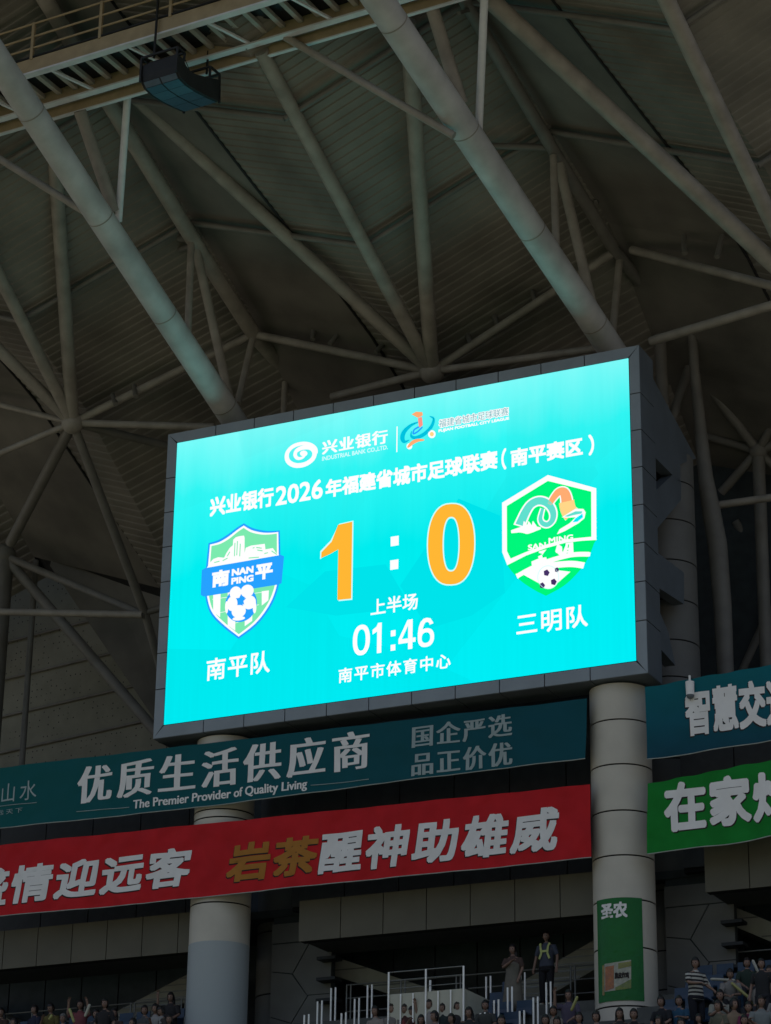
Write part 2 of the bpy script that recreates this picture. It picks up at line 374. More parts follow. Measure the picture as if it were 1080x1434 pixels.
# short stubs between the cross tubes and the deck
st = []
for x, y, x2, y2, n in ((237, 372, 244, 402, 1.6), (188, 540, 190, 555, 1.3), (158, 553, 162, 566, 1.3), (440, 448, 438, 475, 2.1), (480, 460, 462, 482, 2.1), (540, 478, 526, 494, 2.2),
                        (742, 398, 750, 422, 2.2), (690, 438, 698, 458, 2.2), (655, 470, 660, 482, 2.2), (958, 330, 959, 355, 1.2), (1012, 330, 1004, 360, 1.0), (1070, 350, 1062, 368, .8)):
    tube('hanger', [hn(x, y, n + .3), hn(x2, y2, n)], .075, M['tube_dark'], roof, 8)
# slender braces from the catwalk down to the thick tubes
for i, (p, q, lab) in enumerate(((hn(-40, 198, -8.0), PA(137, 308, A_), 'slender pale brace reaching the left thick roof tube from the upper left'),
                                 (hn(400, 52, -8.2), PB(636, 190), 'slender pale brace running from the catwalk down to the right thick roof tube'))):
    o = MB().tube([p, q], .1, 12).out('diagonal_brace', M['tube'], base=p, smooth=True); tag(o, lab, 'brace', 'diagonal braces under the catwalk')
# rear frame, left: node, post and the edge tubes
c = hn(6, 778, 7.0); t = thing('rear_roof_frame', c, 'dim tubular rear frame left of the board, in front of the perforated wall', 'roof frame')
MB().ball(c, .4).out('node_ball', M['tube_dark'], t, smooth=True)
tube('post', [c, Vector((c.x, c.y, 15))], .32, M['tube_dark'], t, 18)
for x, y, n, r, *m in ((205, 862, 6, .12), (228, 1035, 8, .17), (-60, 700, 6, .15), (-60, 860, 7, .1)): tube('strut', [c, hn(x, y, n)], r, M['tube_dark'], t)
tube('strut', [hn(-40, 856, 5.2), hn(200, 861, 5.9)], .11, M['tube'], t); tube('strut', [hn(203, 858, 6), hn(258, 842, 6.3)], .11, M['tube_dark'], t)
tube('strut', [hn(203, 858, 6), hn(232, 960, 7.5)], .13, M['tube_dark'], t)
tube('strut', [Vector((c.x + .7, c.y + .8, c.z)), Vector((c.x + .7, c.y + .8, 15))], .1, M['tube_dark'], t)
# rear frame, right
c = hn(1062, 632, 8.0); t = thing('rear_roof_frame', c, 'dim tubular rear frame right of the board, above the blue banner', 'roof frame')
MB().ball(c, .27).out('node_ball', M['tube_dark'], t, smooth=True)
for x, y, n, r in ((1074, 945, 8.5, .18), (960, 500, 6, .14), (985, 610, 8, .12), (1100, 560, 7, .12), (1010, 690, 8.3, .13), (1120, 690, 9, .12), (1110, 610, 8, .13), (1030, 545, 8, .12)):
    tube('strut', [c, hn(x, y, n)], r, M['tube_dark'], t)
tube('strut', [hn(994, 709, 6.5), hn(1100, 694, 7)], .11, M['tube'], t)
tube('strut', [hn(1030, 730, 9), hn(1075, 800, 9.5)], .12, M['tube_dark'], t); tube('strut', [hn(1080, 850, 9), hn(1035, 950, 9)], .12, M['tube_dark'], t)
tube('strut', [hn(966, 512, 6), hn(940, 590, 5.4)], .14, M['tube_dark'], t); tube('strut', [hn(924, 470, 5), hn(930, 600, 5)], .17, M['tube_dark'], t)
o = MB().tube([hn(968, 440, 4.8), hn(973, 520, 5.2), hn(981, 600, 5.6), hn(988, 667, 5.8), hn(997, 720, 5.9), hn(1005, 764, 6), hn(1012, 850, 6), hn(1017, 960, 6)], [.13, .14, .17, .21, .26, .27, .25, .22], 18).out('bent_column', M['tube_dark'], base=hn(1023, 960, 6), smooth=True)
tag(o, 'bent dim grey tube column descending right of the board', 'column')

# ================================================================== CATWALK
p0 = hn(75, 147, -7.9); p1 = hit(640, -20, 'z', p0.z); cdv = (p1 - p0); cdv.z = 0; cdir = cdv.normalized(); cper = Vector((cdir.y, -cdir.x, 0))
if cper.y > 0: cper = -cper                      # towards the camera
WID = 1.55; zc = p0.z
cw = thing('catwalk', p0, 'warm lit and white steel catwalk crossing under the roof at the top left', 'catwalk')
S0, S1 = p0 - cdir * 9, p0 + cdir * 22
def cwp(s, w, z): return p0 + cdir * s + cper * w + Vector((0, 0, z))
for w, nm in ((0, 'girder'), (WID, 'girder')):
    MB().bar(cwp(-9, w, .22), cwp(22, w, .22), .06, .42).out(nm, M['warm_lit_steel'], cw)
    MB().bar(cwp(-9, w - .05 * (1 if w else -1), .0), cwp(22, w - .05 * (1 if w else -1), .0), .2, .05).out('girder_flange', M['white_steel'], cw)
MB().bar(cwp(-9, -.32, -.02), cwp(22, -.32, -.02), .05, .3).out('toe_board', M['warm_lit_steel'], cw)
MB().bar(cwp(-9, -.33, -.19), cwp(22, -.33, -.19), .1, .04).out('toe_board_flange', M['white_steel'], cw)
MB().bar(cwp(-9, WID / 2, .47), cwp(22, WID / 2, .47), WID + .1, .04).out('walking_deck', M['dark'], cw)
for i in range(58):
    s = -8.8 + i * .53
    MB().bar(cwp(s, .04, .30), cwp(s, WID - .04, .30), .13, .12).out('rung', M['rung'], cw)
for i in range(13):
    s = -8.6 + i * 2.4
    MB().bar(cwp(s + .32, .08, .06), cwp(s - .12, WID - .1, .06), .08, .06).out('cross_brace', M['white_steel'], cw)
for w in (WID + .02, -.02):
    for z in (.75, 1.1, 1.5): tube('guard_rail', [cwp(-9, w, z), cwp(22, w, z)], .03, M['warm_lit_steel'], cw, 8)
    for i in range(14): MB().bar(cwp(-8.2 + i * 2.15, w, .4), cwp(-8.2 + i * 2.15, w, 1.52), .08, .08, up=Vector((0, 1, 0))).out('rail_post', M['warm_lit_steel'], cw)
# second, darker service beam above the catwalk
o = MB().bar(cwp(-9, WID + 1.0, 2.6), cwp(22, WID + 1.0, 2.6), .5, .5).out('service_duct', M['deck_flat'], base=cwp(0, WID + 1, 2.6)); tag(o, 'dim square duct above the catwalk railing in the top left corner', 'duct')

# ================================================================== HANGING LOUDSPEAKER ARRAY
sp0 = hn(199, 92, -9.9); th = math.radians(2)
su_ = Vector((math.cos(th), -math.sin(th), .02)); sn_ = Vector((math.sin(th), math.cos(th), 0)); sw = 1.06
spk = thing('loudspeaker_array', sp0, 'black curved loudspeaker array hanging below the catwalk, its lower face coloured as lit blue', 'loudspeaker')
prof = [(0, .0), (0, -.30), (.03, -.48), (.16, -.58), (.45, -.60), (.9, -.54), (1.4, -.43), (1.95, -.28)]
inner = [(.25, .0), (.35, -.10), (.5, -.16), (.7, -.14), (.9, -.08), (1.15, .02), (1.5, .16), (1.95, .36)]
def spp(s, dd, z): return sp0 + su_ * s + sn_ * dd + Vector((0, 0, z))
M['grille'] = mat('blue_lit_grille', (.06, .14, .22), .35, var=.15, scale=12, spec=.6)  # blue light on the lower faces is put into the grille colour
for k in range(len(prof) - 1):
    mb = MB(); (a, b), (c2, d2) = prof[k], prof[k + 1]; (e, f2), (g2, h2) = inner[k], inner[k + 1]
    sec = [(a, b), (c2, d2), (g2, h2), (e, f2)]
    mb.prism([spp(.03, *q) for q in sec], su_ * (sw - .06)); mb.out('speaker_cabinet', M['dark'], spk)
    if k >= 2:
        nrm = Vector((d2 - b, -(c2 - a))).normalized()
        if nrm.x > 0 and nrm.y > 0: nrm = -nrm
        ox, oz = (nrm.x * .012, nrm.y * .012)
        for s0, s1 in ((.06, sw / 2 - .02), (sw / 2 + .02, sw - .06)):
            q = [spp(s0, a + ox + .002, b + oz - .004), spp(s1, a + ox + .002, b + oz - .004), spp(s1, c2 + ox - .002, d2 + oz + .001), spp(s0, c2 + ox - .002, d2 + oz + .001)]
            MB().prism(q, sn_ * .004 + Vector((0, 0, .004))).out('grille', M['grille'], spk)
for s in (0, sw):
    mb = MB(); pts = prof + inner[::-1]
    mb.prism([spp(s - .015, *q) for q in pts], su_ * .03); mb.out('side_plate', M['dark'], spk)
    for q0, q1 in (((-.04, -.5), (-.03, .2)), ((-.03, .2), (.3, .22)), ((1.5, .5), (1.96, .52)), ((1.96, .52), (2.0, -.3)), ((.28, -.02), (.3, .22)), ((1.5, .5), (1.5, .1))):
        MB().bar(spp(s, *q0), spp(s, *q1), .05, .05, up=Vector((1, 0, 0))).out('hanging_frame', M['dark'], spk)
for dd, zz in ((-.03, .2), (.3, .22), (1.5, .5), (1.96, .52)): MB().bar(spp(0, dd, zz), spp(sw, dd, zz), .05, .05).out('hanging_frame', M['dark'], spk)
for dd, s, zz in ((.1, .28, .2), (1.75, .8, .5)): tube('suspension_cable', [spp(s, dd, zz), spp(s, dd + .05, 2.4 - dd * .5)], .035, M['dark'], spk, 6)
tube('speaker_wire', [spp(.5, 1.5, .2), spp(.52, 1.35, .5), spp(.45, 1.2, .8), spp(.35, 1.1, 1.2)], .012, M['dark'], spk, 6)

# ================================================================== SCOREBOARD
sb = thing('led_scoreboard', (0, .6, 22.65), 'large lit cyan scoreboard showing 1 : 0 in a grey clad frame', 'scoreboard')
SX0, SX1, SZ0, SZ1 = -6.78, 6.78, 23.02, 31.335
FX0, FX1, FZ0, FZ1 = -7.10, 7.08, 22.66, 31.66
TH = 1.05
MB().span((FX0 + .03, .05, FZ0 + .03), (FX1 - .03, TH - .02, FZ1 - .03)).out('casing', M['joint'], sb)
mb = MB(); G = .014
def quadpanel(p, q, r_, s_, nrm, th=.035):
    """cladding sheet with a little thickness, shrunk for its joints"""
    P = [Vector(x) for x in (p, q, r_, s_)]; c = sum(P, Vector()) / 4
    o_ = []
    for x in P:
        dd = c - x; o_.append(x + Vector((math.copysign(min(G, abs(dd.x)), dd.x) if abs(dd.x) > 1e-6 else 0, math.copysign(min(G, abs(dd.y)), dd.y) if abs(dd.y) > 1e-6 else 0, math.copysign(min(G, abs(dd.z)), dd.z) if abs(dd.z) > 1e-6 else 0)))
    mb.prism(o_, Vector(nrm) * -th)
def seq(a, b, k): return [a + (b - a) * i / k for i in range(k + 1)]
kx, kz = 11, 8
ox, ix = seq(FX0 + .33, FX1 - .30, kx), None
ox[0] = FX0; ox[-1] = FX1; ix = list(ox); ix[0] = SX0; ix[-1] = SX1
oz, iz = seq(FZ0 + .36, FZ1 - .33, kz), None
oz[0] = FZ0; oz[-1] = FZ1; iz = list(oz); iz[0] = SZ0; iz[-1] = SZ1
for i in range(kx):
    quadpanel((ox[i], 0, FZ1), (ox[i + 1], 0, FZ1), (ix[i + 1], .02, SZ1), (ix[i], .02, SZ1), (0, -1, 0))
    quadpanel((ox[i], 0, FZ0), (ox[i + 1], 0, FZ0), (ix[i + 1], .02, SZ0), (ix[i], .02, SZ0), (0, -1, 0))
for i in range(kz):
    quadpanel((FX0, 0, oz[i]), (FX0, 0, oz[i + 1]), (SX0, .02, iz[i + 1]), (SX0, .02, iz[i]), (0, -1, 0))
    quadpanel((FX1, 0, oz[i]), (FX1, 0, oz[i + 1]), (SX1, .02, iz[i + 1]), (SX1, .02, iz[i]), (0, -1, 0))
mb.out('front_cladding', M['frame'], sb)
mb = MB()
for i in range(kx): quadpanel((ox[i], .02, FZ0), (ox[i + 1], .02, FZ0), (ox[i + 1], TH, FZ0), (ox[i], TH, FZ0), (0, 0, -1), .03)
mb.out('bottom_cladding', M['frame2'], sb)
mb = MB()
for i in range(kx): quadpanel((ox[i], .02, FZ1), (ox[i + 1], .02, FZ1), (ox[i + 1], TH, FZ1), (ox[i], TH, FZ1), (0, 0, 1), .03)
mb.out('top_cladding', M['frame2'], sb)
for x, s in ((FX0, -1), (FX1, 1)):
    mb = MB()
    for i in range(kz): quadpanel((x, .02, oz[i]), (x, .02, oz[i + 1]), (x, TH, oz[i + 1]), (x, TH, oz[i]), (s, 0, 0), .03)
    mb.out('side_cladding', M['frame2'], sb)
# LED sheet: its own picture is a cyan gradient with faint shapes
def led_mat():
    m = emit('led_cyan', (0, 1, 1)); t = m.node_tree; e = [x for x in t.nodes if x.type == 'EMISSION'][0]; N = t.nodes.new; L = t.links.new
    tc = N('ShaderNodeTexCoord'); sp = N('ShaderNodeSeparateXYZ'); L(tc.outputs['Object'], sp.inputs[0])
    nz = N('ShaderNodeTexNoise'); nz.inputs['Scale'].default_value = .35; mp = N('ShaderNodeMapping'); mp.inputs['Scale'].default_value = (3.2, 1, .6)
    L(tc.outputs['Object'], mp.inputs[0]); L(mp.outputs[0], nz.inputs['Vector']); nz.inputs['Detail'].default_value = 5
    mr = N('ShaderNodeMapRange'); mr.inputs[1].default_value = .3; mr.inputs[2].default_value = 8.9; L(sp.outputs[2], mr.inputs[0])
    ad = N('ShaderNodeMath'); ad.operation = 'MULTIPLY_ADD'; L(nz.outputs['Fac'], ad.inputs[0]); ad.inputs[1].default_value = .16; ad.inputs[2].default_value = -.08
    ad2 = N('ShaderNodeMath'); ad2.operation = 'ADD'; L(ad.outputs[0], ad2.inputs[0]); L(mr.outputs[0], ad2.inputs[1])
    r = N('ShaderNodeValToRGB'); el = r.color_ramp.elements; el.new(.55); el.new(.8)
    for k, (p, c) in enumerate(((.0, (0, .86, .93)), (.5, (0, .85, .87)), (.78, (.03, .93, .91)), (1.0, (.22, 1.0, .98)))): el[k].position = p; el[k].color = (*c, 1)
    L(ad2.outputs[0], r.inputs[0])
    vo = N('ShaderNodeTexVoronoi'); vo.inputs['Scale'].default_value = .22; vo.feature = 'F1'; L(tc.outputs['Object'], vo.inputs['Vector'])
    vr = N('ShaderNodeMapRange'); L(vo.outputs['Color'], vr.inputs[0]); vr.inputs[3].default_value = .93; vr.inputs[4].default_value = 1.03
    wv = N('ShaderNodeTexNoise'); wv.inputs['Scale'].default_value = 1.0; m2 = N('ShaderNodeMapping'); m2.inputs['Scale'].default_value = (9, 1, .25); L(tc.outputs['Object'], m2.inputs[0]); L(m2.outputs[0], wv.inputs['Vector'])
    wr = N('ShaderNodeMapRange'); L(wv.outputs['Fac'], wr.inputs[0]); wr.inputs[1].default_value = .3; wr.inputs[2].default_value = .7; wr.inputs[3].default_value = .985; wr.inputs[4].default_value = 1.01
    mu = N('ShaderNodeMath'); mu.operation = 'MULTIPLY'; L(vr.outputs[0], mu.inputs[0]); L(wr.outputs[0], mu.inputs[1])
    mu2 = N('ShaderNodeMath'); mu2.operation = 'MULTIPLY'; L(mu.outputs[0], mu2.inputs[0]); mu2.inputs[1].default_value = LED
    L(r.outputs[0], e.inputs[0]); L(mu2.outputs[0], e.inputs[1]); return m
E_ = {'white': emit('led_white', (1, 1, 1)), 'orange': emit('led_orange', (1, .475, .035)), 'blue': emit('led_blue', (.02, .36, 1)), 'green': emit('led_green', (0, .93, .20)),
      'mint': emit('led_mint', (.20, .83, .43)), 'grey': emit('led_grey', (.16, .45, .50)), 'pale': emit('led_pale', (.62, 1, 1)), 'plum': emit('led_plum', (.06, .03, .13)),
      'peach': emit('led_peach', (1, .42, .17)), 'sand': emit('led_sand', (1, .68, .25)), 'aqua': emit('led_aqua', (.12, .75, .62)), 'teal': emit('led_teal', (0, .55, .75)), 'cyan': emit('led_mid_cyan', (0, .86, .98)),
      'dcyan': emit('led_deep_cyan', (0, .77, .83)), 'pink': emit('led_coral', (1, .30, .25))}
scr = MB().add([(SX0 + .005, .016, SZ0 + .005), (SX1 - .005, .016, SZ0 + .005), (SX1 - .005, .016, SZ1 - .005), (SX0 + .005, .016, SZ1 - .005)], [(0, 1, 2, 3)]).out('led_panel', led_mat(), sb)
LV = lambda k: .012 - .0025 * k
def flat(name, pts, lev, m, parent, xf=None):
    """a flat shape of the screen picture; pts in photo pixels (or crop pixels with xf)"""
    P = [hn(*(xf(*p) if xf else p), 0.0) for p in pts]
    return MB().add([(p.x, LV(lev), p.z) for p in P], [tuple(range(len(P)))]).out(name, m, parent)
def ring(name, outer, inner_, lev, m, parent, xf=None):
    k = len(outer); P = [hn(*(xf(*p) if xf else p), 0.0) for p in outer + inner_]
    return MB().add([(p.x, LV(lev), p.z) for p in P], [(i, (i + 1) % k, k + (i + 1) % k, k + i) for i in range(k)]).out(name, m, parent)
def stroke(name, pts, w, lev, m, parent, xf=None):
    """a brush line of varying width"""
    P = [Vector((q.x, q.z)) for q in [hn(*(xf(*p) if xf else p), 0.0) for p in pts]]; ws = w if isinstance(w, (list, tuple)) else [w] * len(P)
    v = []
    for i, p in enumerate(P):
        dd = (P[min(i + 1, len(P) - 1)] - P[max(0, i - 1)]).normalized(); nn2 = Vector((-dd.y, dd.x)) * ws[i] / 2
        v += [(p.x + nn2.x, LV(lev), p.y + nn2.y), (p.x - nn2.x, LV(lev), p.y - nn2.y)]
    return MB().add(v, [(2 * i, 2 * i + 1, 2 * i + 3, 2 * i + 2) for i in range(len(P) - 1)]).out(name, m, parent)
def arc(cx, cy, rx, ry, t0=0, t1=360, k=32, sh=0.0):
    return [(cx + rx * math.cos(math.radians(t0 + (t1 - t0) * i / k)), cy + ry * math.sin(math.radians(t0 + (t1 - t0) * i / k)) + sh * rx * math.cos(math.radians(t0 + (t1 - t0) * i / k))) for i in range(k + (abs(t1 - t0) < 360))]
def catmull(P, k=5):
    o_ = []
    for i in range(len(P) - 1):
        p = [P[max(0, i - 1)], P[i], P[i + 1], P[min(len(P) - 1, i + 2)]]
        for j in range(k):
            t = j / k; o_.append(tuple(.5 * (2 * p[1][q] + (p[2][q] - p[0][q]) * t + (2 * p[0][q] - 5 * p[1][q] + 4 * p[2][q] - p[3][q]) * t * t + (3 * p[1][q] - p[0][q] - 3 * p[2][q] + p[3][q]) * t ** 3) for q in (0, 1)))
    return o_ + [P[-1]]
# faint darker shapes of the background picture
flat('background_shape', [(642, 698), (700, 722), (707, 830), (660, 862), (600, 880), (560, 820)], -.6, E_['dcyan'], scr)
flat('background_shape', [(455, 800), (540, 790), (575, 850), (470, 862), (400, 850)], -.4, E_['dcyan'], scr)
WH = E_['white']
for q, x0, x1, w_ in (('兴业银行', 294, 383, .038), ('2026', 386, 452, .022), ('年福建省城市足球联赛', 456, 697, .038), ('（', 702, 709, .03), ('南平赛区', 715, 816, .038), ('）', 824, 832, .03)):
    ty, by = (lambda x: 696 - (x - 294) * .161), (lambda x: 723.5 - (x - 294) * .165)
    write('title_lettering', q, rect(x0, ty(x0) - (q in '（）') * 2, by(x0) + (q in '（）') * 2, x1, ty(x1) - (q in '（）') * 2, by(x1) + (q in '（）') * 2), LV(1), WH, scr, wt=w_)
write('bank_name_lettering', '兴业银行', rect(451, 617, 636, 543, 601, 621), LV(1), WH, scr, wt=.02, wx=.02, gap=1.12)
write('bank_subtitle_lettering', 'INDUSTRIAL BANK CO.,LTD.', rect(451, 638, 645, 543, 624, 631), LV(1), E_['pale'], scr, wt=.025)
flat('divider_line', [(555.2, 597), (556.8, 597), (556.4, 633), (554.8, 633)], 1, WH, scr)
write('league_name_lettering', '福建省城市足球联赛', rect(614, 586, 599, 713, 570, 583), LV(1), WH, scr, wt=.075)
write('league_name_lettering', '福建省城市足球联赛', rect(615, 587, 598, 712, 571, 582), LV(3), E_['grey'], scr, wt=.0)
write('league_subtitle_lettering', 'FUJIAN FOOTBALL CITY LEAGUE', rect(614, 600.5, 605.5, 713, 584, 589.5), LV(1), WH, scr, wt=.05)
write('half_lettering', '上半场', rect(519, 838, 862, 585, 831, 853), LV(1), WH, scr, wt=.02)
def digit(ch, r):
    a0, a1, z0, z1 = r; w, h = a1 - a0, z1 - z0; P = lambda x, y: (a0 + x * w, z0 + y * h)
    def sh(pts): MB().add([(x, LV(1), z) for x, z in [P(*q) for q in pts]], [tuple(range(len(pts)))]).out('clock_digit', WH, scr)
    def rg(cx, cy, rx, ry, tx, ty):
        k = 36; q = lambda a, b: [P(cx + a * math.copysign(abs(math.cos(t)) ** .85, math.cos(t)), cy + b * math.copysign(abs(math.sin(t)) ** .9, math.sin(t))) for t in [2 * math.pi * i / k for i in range(k)]]
        MB().add([(x, LV(1), z) for x, z in q(rx, ry) + q(rx - tx, ry - ty)], [(i, (i + 1) % k, k + (i + 1) % k, k + i) for i in range(k)]).out('clock_digit', WH, scr)
    if ch == '0': rg(.5, .5, .5, .5, .25, .15)
    if ch == '1': sh([(.42, 0), (.75, 0), (.75, 1), (.48, 1), (.36, .88), (.08, .80), (.08, .64), (.42, .72)])
    if ch == ':': sh([(.2, .02), (.8, .02), (.8, .22), (.2, .22)]); sh([(.2, .5), (.8, .5), (.8, .70), (.2, .70)])
    if ch == '4': sh([(.56, 0), (.82, 0), (.82, 1), (.56, 1)]); sh([(0, .22), (.555, .22), (.555, .37), (.2, .37), (.555, .80), (.555, 1), (.52, 1), (0, .38)]); sh([(.825, .22), (1, .22), (1, .37), (.825, .37)])
    if ch == '6':
        rg(.5, .32, .5, .32, .24, .14)
        MB().add([(x, LV(1.4), z) for x, z in [P(*q) for q in [(0, .33), (.24, .36), (.0, .5), (.26, .52), (.05, .7), (.31, .66), (.15, .87), (.39, .79), (.34, .98), (.48, .85), (.55, 1), (.6, .85), (.78, .96), (.7, .80), (.96, .78), (.71, .74)]]], [(2 * i, 2 * i + 1, 2 * i + 3, 2 * i + 2) for i in range(7)]).out('clock_digit', WH, scr)
for ch, x0, x1 in (('0', 494, 518), ('1', 520, 539), (':', 545, 556), ('4', 558, 582), ('6', 585, 608)):
    y = lambda x: (876 - (x - 494) * .107, 919 - (x - 494) * .128)
    digit(ch, rect(x0, *y(x0), x1, *y(x1)))
write('venue_lettering', '南平市体育中心', rect(474, 935, 957, 631, 915, 935), LV(1), WH, scr, wt=.02, gap=1.18)
write('home_team_lettering', '南平队', rect(289, 922, 954, 378, 911, 941), LV(1), WH, scr, wt=.018, gap=1.08)
write('away_team_lettering', '三明队', rect(723, 859, 890, 823, 846, 878), LV(1), WH, scr, wt=.018, gap=1.12)
X5 = lambda x, y: (220 + x / 3.1176, 560 + y / 3.1174)
X6 = lambda x, y: (540 + x / 2.8421, 480 + y / 2.8417)
one = [(716, 690), (717, 665), (762, 618), (790, 545), (852, 531), (847, 867), (787, 873), (791, 652), (755, 672)]
def grow(P, k):
    c = (sum(p[0] for p in P) / len(P), sum(p[1] for p in P) / len(P)); return [(p[0] + k * (1 if p[0] > c[0] else -1), p[1] + k * (1 if p[1] > c[1] else -1)) for p in P]
flat('digit_outline', grow(one, 5), 0, E_['pale'], scr, X5); flat('score_digit', one, 1, E_['orange'], scr, X5)
oo = lambda rx, ry: [(260.5 + rx * math.copysign(abs(math.cos(t)) ** .8, math.cos(t)), 801 + ry * math.copysign(abs(math.sin(t)) ** .92, math.sin(t)) - .06 * rx * math.cos(t)) for t in [2 * math.pi * i / 44 for i in range(44)]]
ring('digit_outline', oo(97, 165), oo(29, 103), 0, E_['pale'], scr, X6); ring('score_digit', oo(92, 160), oo(34, 109), 1, E_['orange'], scr, X6)
for q in (((20, 772), (52, 767), (52, 805), (20, 810)), ((18, 866), (51, 861), (50, 899), (18, 904))): flat('score_colon', list(q), 1, WH, scr, X6)
# bank emblem: an open white swirl
sw_ = catmull([(172, 238), (166, 215), (140, 197), (102, 194), (62, 208), (38, 238), (42, 272), (74, 291), (118, 286), (152, 262), (160, 232), (142, 212), (108, 212), (80, 226), (74, 246), (86, 260), (108, 256), (122, 240)], 4)
X8 = lambda x, y: (390 + x / 3.1765, 560 + y / 3.18)
stroke('bank_emblem', sw_, [.02 + .125 * math.sin(math.pi * i / (len(sw_) - 1)) ** .5 for i in range(len(sw_))], 1, WH, scr, X8)
flat('bank_emblem', arc(112, 238, 17, 13, k=20), 2, WH, scr, X8)
# league emblem
lg = bpy.data.objects.new('league_emblem', None); COL.objects.link(lg); lg.parent = scr
stroke('emblem_stroke', catmull([(672, 72), (690, 84), (680, 118), (650, 150), (612, 168), (590, 160), (592, 138)], 5), [.02 + .1 * math.sin(math.pi * i / 30) for i in range(31)], 1, E_['teal'], lg, X8)
stroke('emblem_stroke', catmull([(628, 96), (590, 112), (560, 140), (551, 168), (560, 186), (582, 178)], 5), [.02 + .12 * math.sin(math.pi * i / 25) for i in range(26)], 1, E_['teal'], lg, X8)
stroke('emblem_stroke', catmull([(640, 120), (620, 140), (600, 150), (604, 132), (628, 118)], 5), .05, 1.4, E_['blue'], lg, X8)
flat('emblem_patch', [(620, 82), (638, 74), (642, 112), (630, 122), (624, 118)], 2, E_['pink'], lg, X8)
flat('emblem_patch', [(592, 64), (612, 52), (640, 54), (642, 68), (622, 80), (606, 72)], 2, E_['peach'], lg, X8)
stroke('emblem_stroke', catmull([(574, 212), (596, 190), (620, 180), (648, 178)], 5), [.03, .06, .08, .1, .11, .12, .12, .11, .11, .1, .09, .08, .07, .06, .05, .04], 1.6, E_['peach'], lg, X8)
flat('emblem_patch', arc(682, 152, 17, 18, k=18), 1, WH, lg, X8); flat('emblem_patch', arc(682, 152, 9, 10, k=14), 2, E_['sand'], lg, X8); flat('emblem_patch', arc(582, 206, 13, 14, k=14), 1, WH, lg, X8)
# ---- left crest
XN = lambda x, y: (280 + x * .12548, 720 + y * .12552)
cr = bpy.data.objects.new('team_crest', None); COL.objects.link(cr); cr.parent = scr; cr['label'] = 'green and blue shield with white peaks and a blue band'
top_ = catmull([(95, 322), (200, 290), (310, 225), (410, 150), (490, 100)], 4) + catmull([(490, 100), (580, 150), (700, 180), (800, 186), (890, 180)], 4)[1:]
bot_ = catmull([(890, 180), (898, 460), (895, 700), (850, 900), (760, 1080), (620, 1250), (430, 1392)], 4)[1:] + catmull([(430, 1392), (270, 1270), (130, 1130), (70, 980), (50, 800), (70, 560), (95, 322)], 4)[1:-1]
shield = top_ + bot_
def inset(P, k, c=(470, 720)):
    o_ = []
    for x, y in P:
        dx, dy = c[0] - x, c[1] - y; l = math.hypot(dx, dy * .75); o_.append((x + dx / l * k, y + dy * .9 / l * k))
    return o_
flat('shield_border', shield, 1, E_['blue'], cr, XN); flat('shield_line', inset(shield, 22), 2, WH, cr, XN); flat('shield_field', inset(shield, 44), 3, E_['mint'], cr, XN)
# white peaks and roofs
pk = [(78, 600), (112, 540), (150, 500), (205, 480), (270, 485), (292, 440), (330, 380), (368, 345), (372, 285), (400, 258), (440, 245), (492, 238), (500, 262), (498, 430), (512, 375), (570, 350), (725, 330), (732, 392), (815, 378), (850, 430), (880, 445), (884, 480), (700, 500), (480, 530), (260, 565)]
flat('mountain_peaks', pk, 4, WH, cr, XN)
for q in ([(392, 320), (386, 470)], [(420, 300), (412, 460)], [(452, 330), (445, 470)], [(335, 420), (305, 470)], [(255, 520), (310, 490)], [(590, 380), (610, 372)], [(630, 372), (690, 380)], [(640, 400), (700, 410)], [(720, 440), (760, 430)], [(545, 490), (660, 480)], [(160, 540), (220, 525)], [(800, 410), (860, 450)]):
    stroke('peak_line', q, .028, 5, E_['mint'], cr, XN)
for x0, x1, yb in ((148, 232, 1150), (690, 770, 1020), (310, 400, 1300), (500, 590, 1250)):
    flat('shield_stripe', [(x0, 860), (x1, 850), (x1 - 6, yb - (0 if x0 < 400 else 60)), (x0 + 0, yb - (60 if x0 < 400 else 0))], 3.6, WH, cr, XN)
for y in (950, 1100, 1250): stroke('shield_thread', [(110 + (y - 900) * .55, y), (810 - (y - 900) * .75, y - 90)], .014, 4, WH, cr, XN)
flat('name_band', [(22, 625), (60, 602), (905, 455), (940, 470), (912, 770), (880, 785), (40, 920), (10, 900)], 5, E_['blue'], cr, XN)
flat('crest_ball', arc(460, 1005, 178, 198, k=36, sh=-.12), 6, E_['blue'], cr, XN)
for cx, cy, rx, ry in ((400, 880, 58, 64), (530, 858, 64, 62), (362, 1000, 52, 72), (552, 985, 66, 68), (435, 1085, 70, 62), (435, 1165, 62, 20), (300, 1040, 16, 60), (612, 1040, 18, 60)): flat('ball_patch', arc(cx, cy, rx * 1.14, ry * 1.14, k=18, sh=-.1), 7, WH, cr, XN)
flat('ball_star', [(460 + (r_ * math.sin(math.pi * k / 5)), 960 - r_ * math.cos(math.pi * k / 5) * 1.05) for k in range(10) for r_ in ((62,) if k % 2 == 0 else (30,))], 8, E_['blue'], cr, XN)
def rc(x0, yt0, yb0, x1, yt1, yb1, xf): return rect(*(list(xf(x0, yt0)) + [xf(x0, yb0)[1]] + list(xf(x1, yt1)) + [xf(x1, yb1)[1]]))
write('crest_lettering', '南', rc(135, 640, 825, 330, 605, 790, XN), LV(6), WH, cr, wt=.05)
write('crest_lettering', '平', rc(620, 565, 740, 815, 540, 715, XN), LV(6), WH, cr, wt=.05)
write('crest_lettering', 'NAN', rc(357, 612, 690, 600, 578, 655, XN), LV(6), WH, cr, wt=.05)
write('crest_lettering', 'PING', rc(352, 710, 785, 600, 676, 750, XN), LV(6), WH, cr, wt=.05)
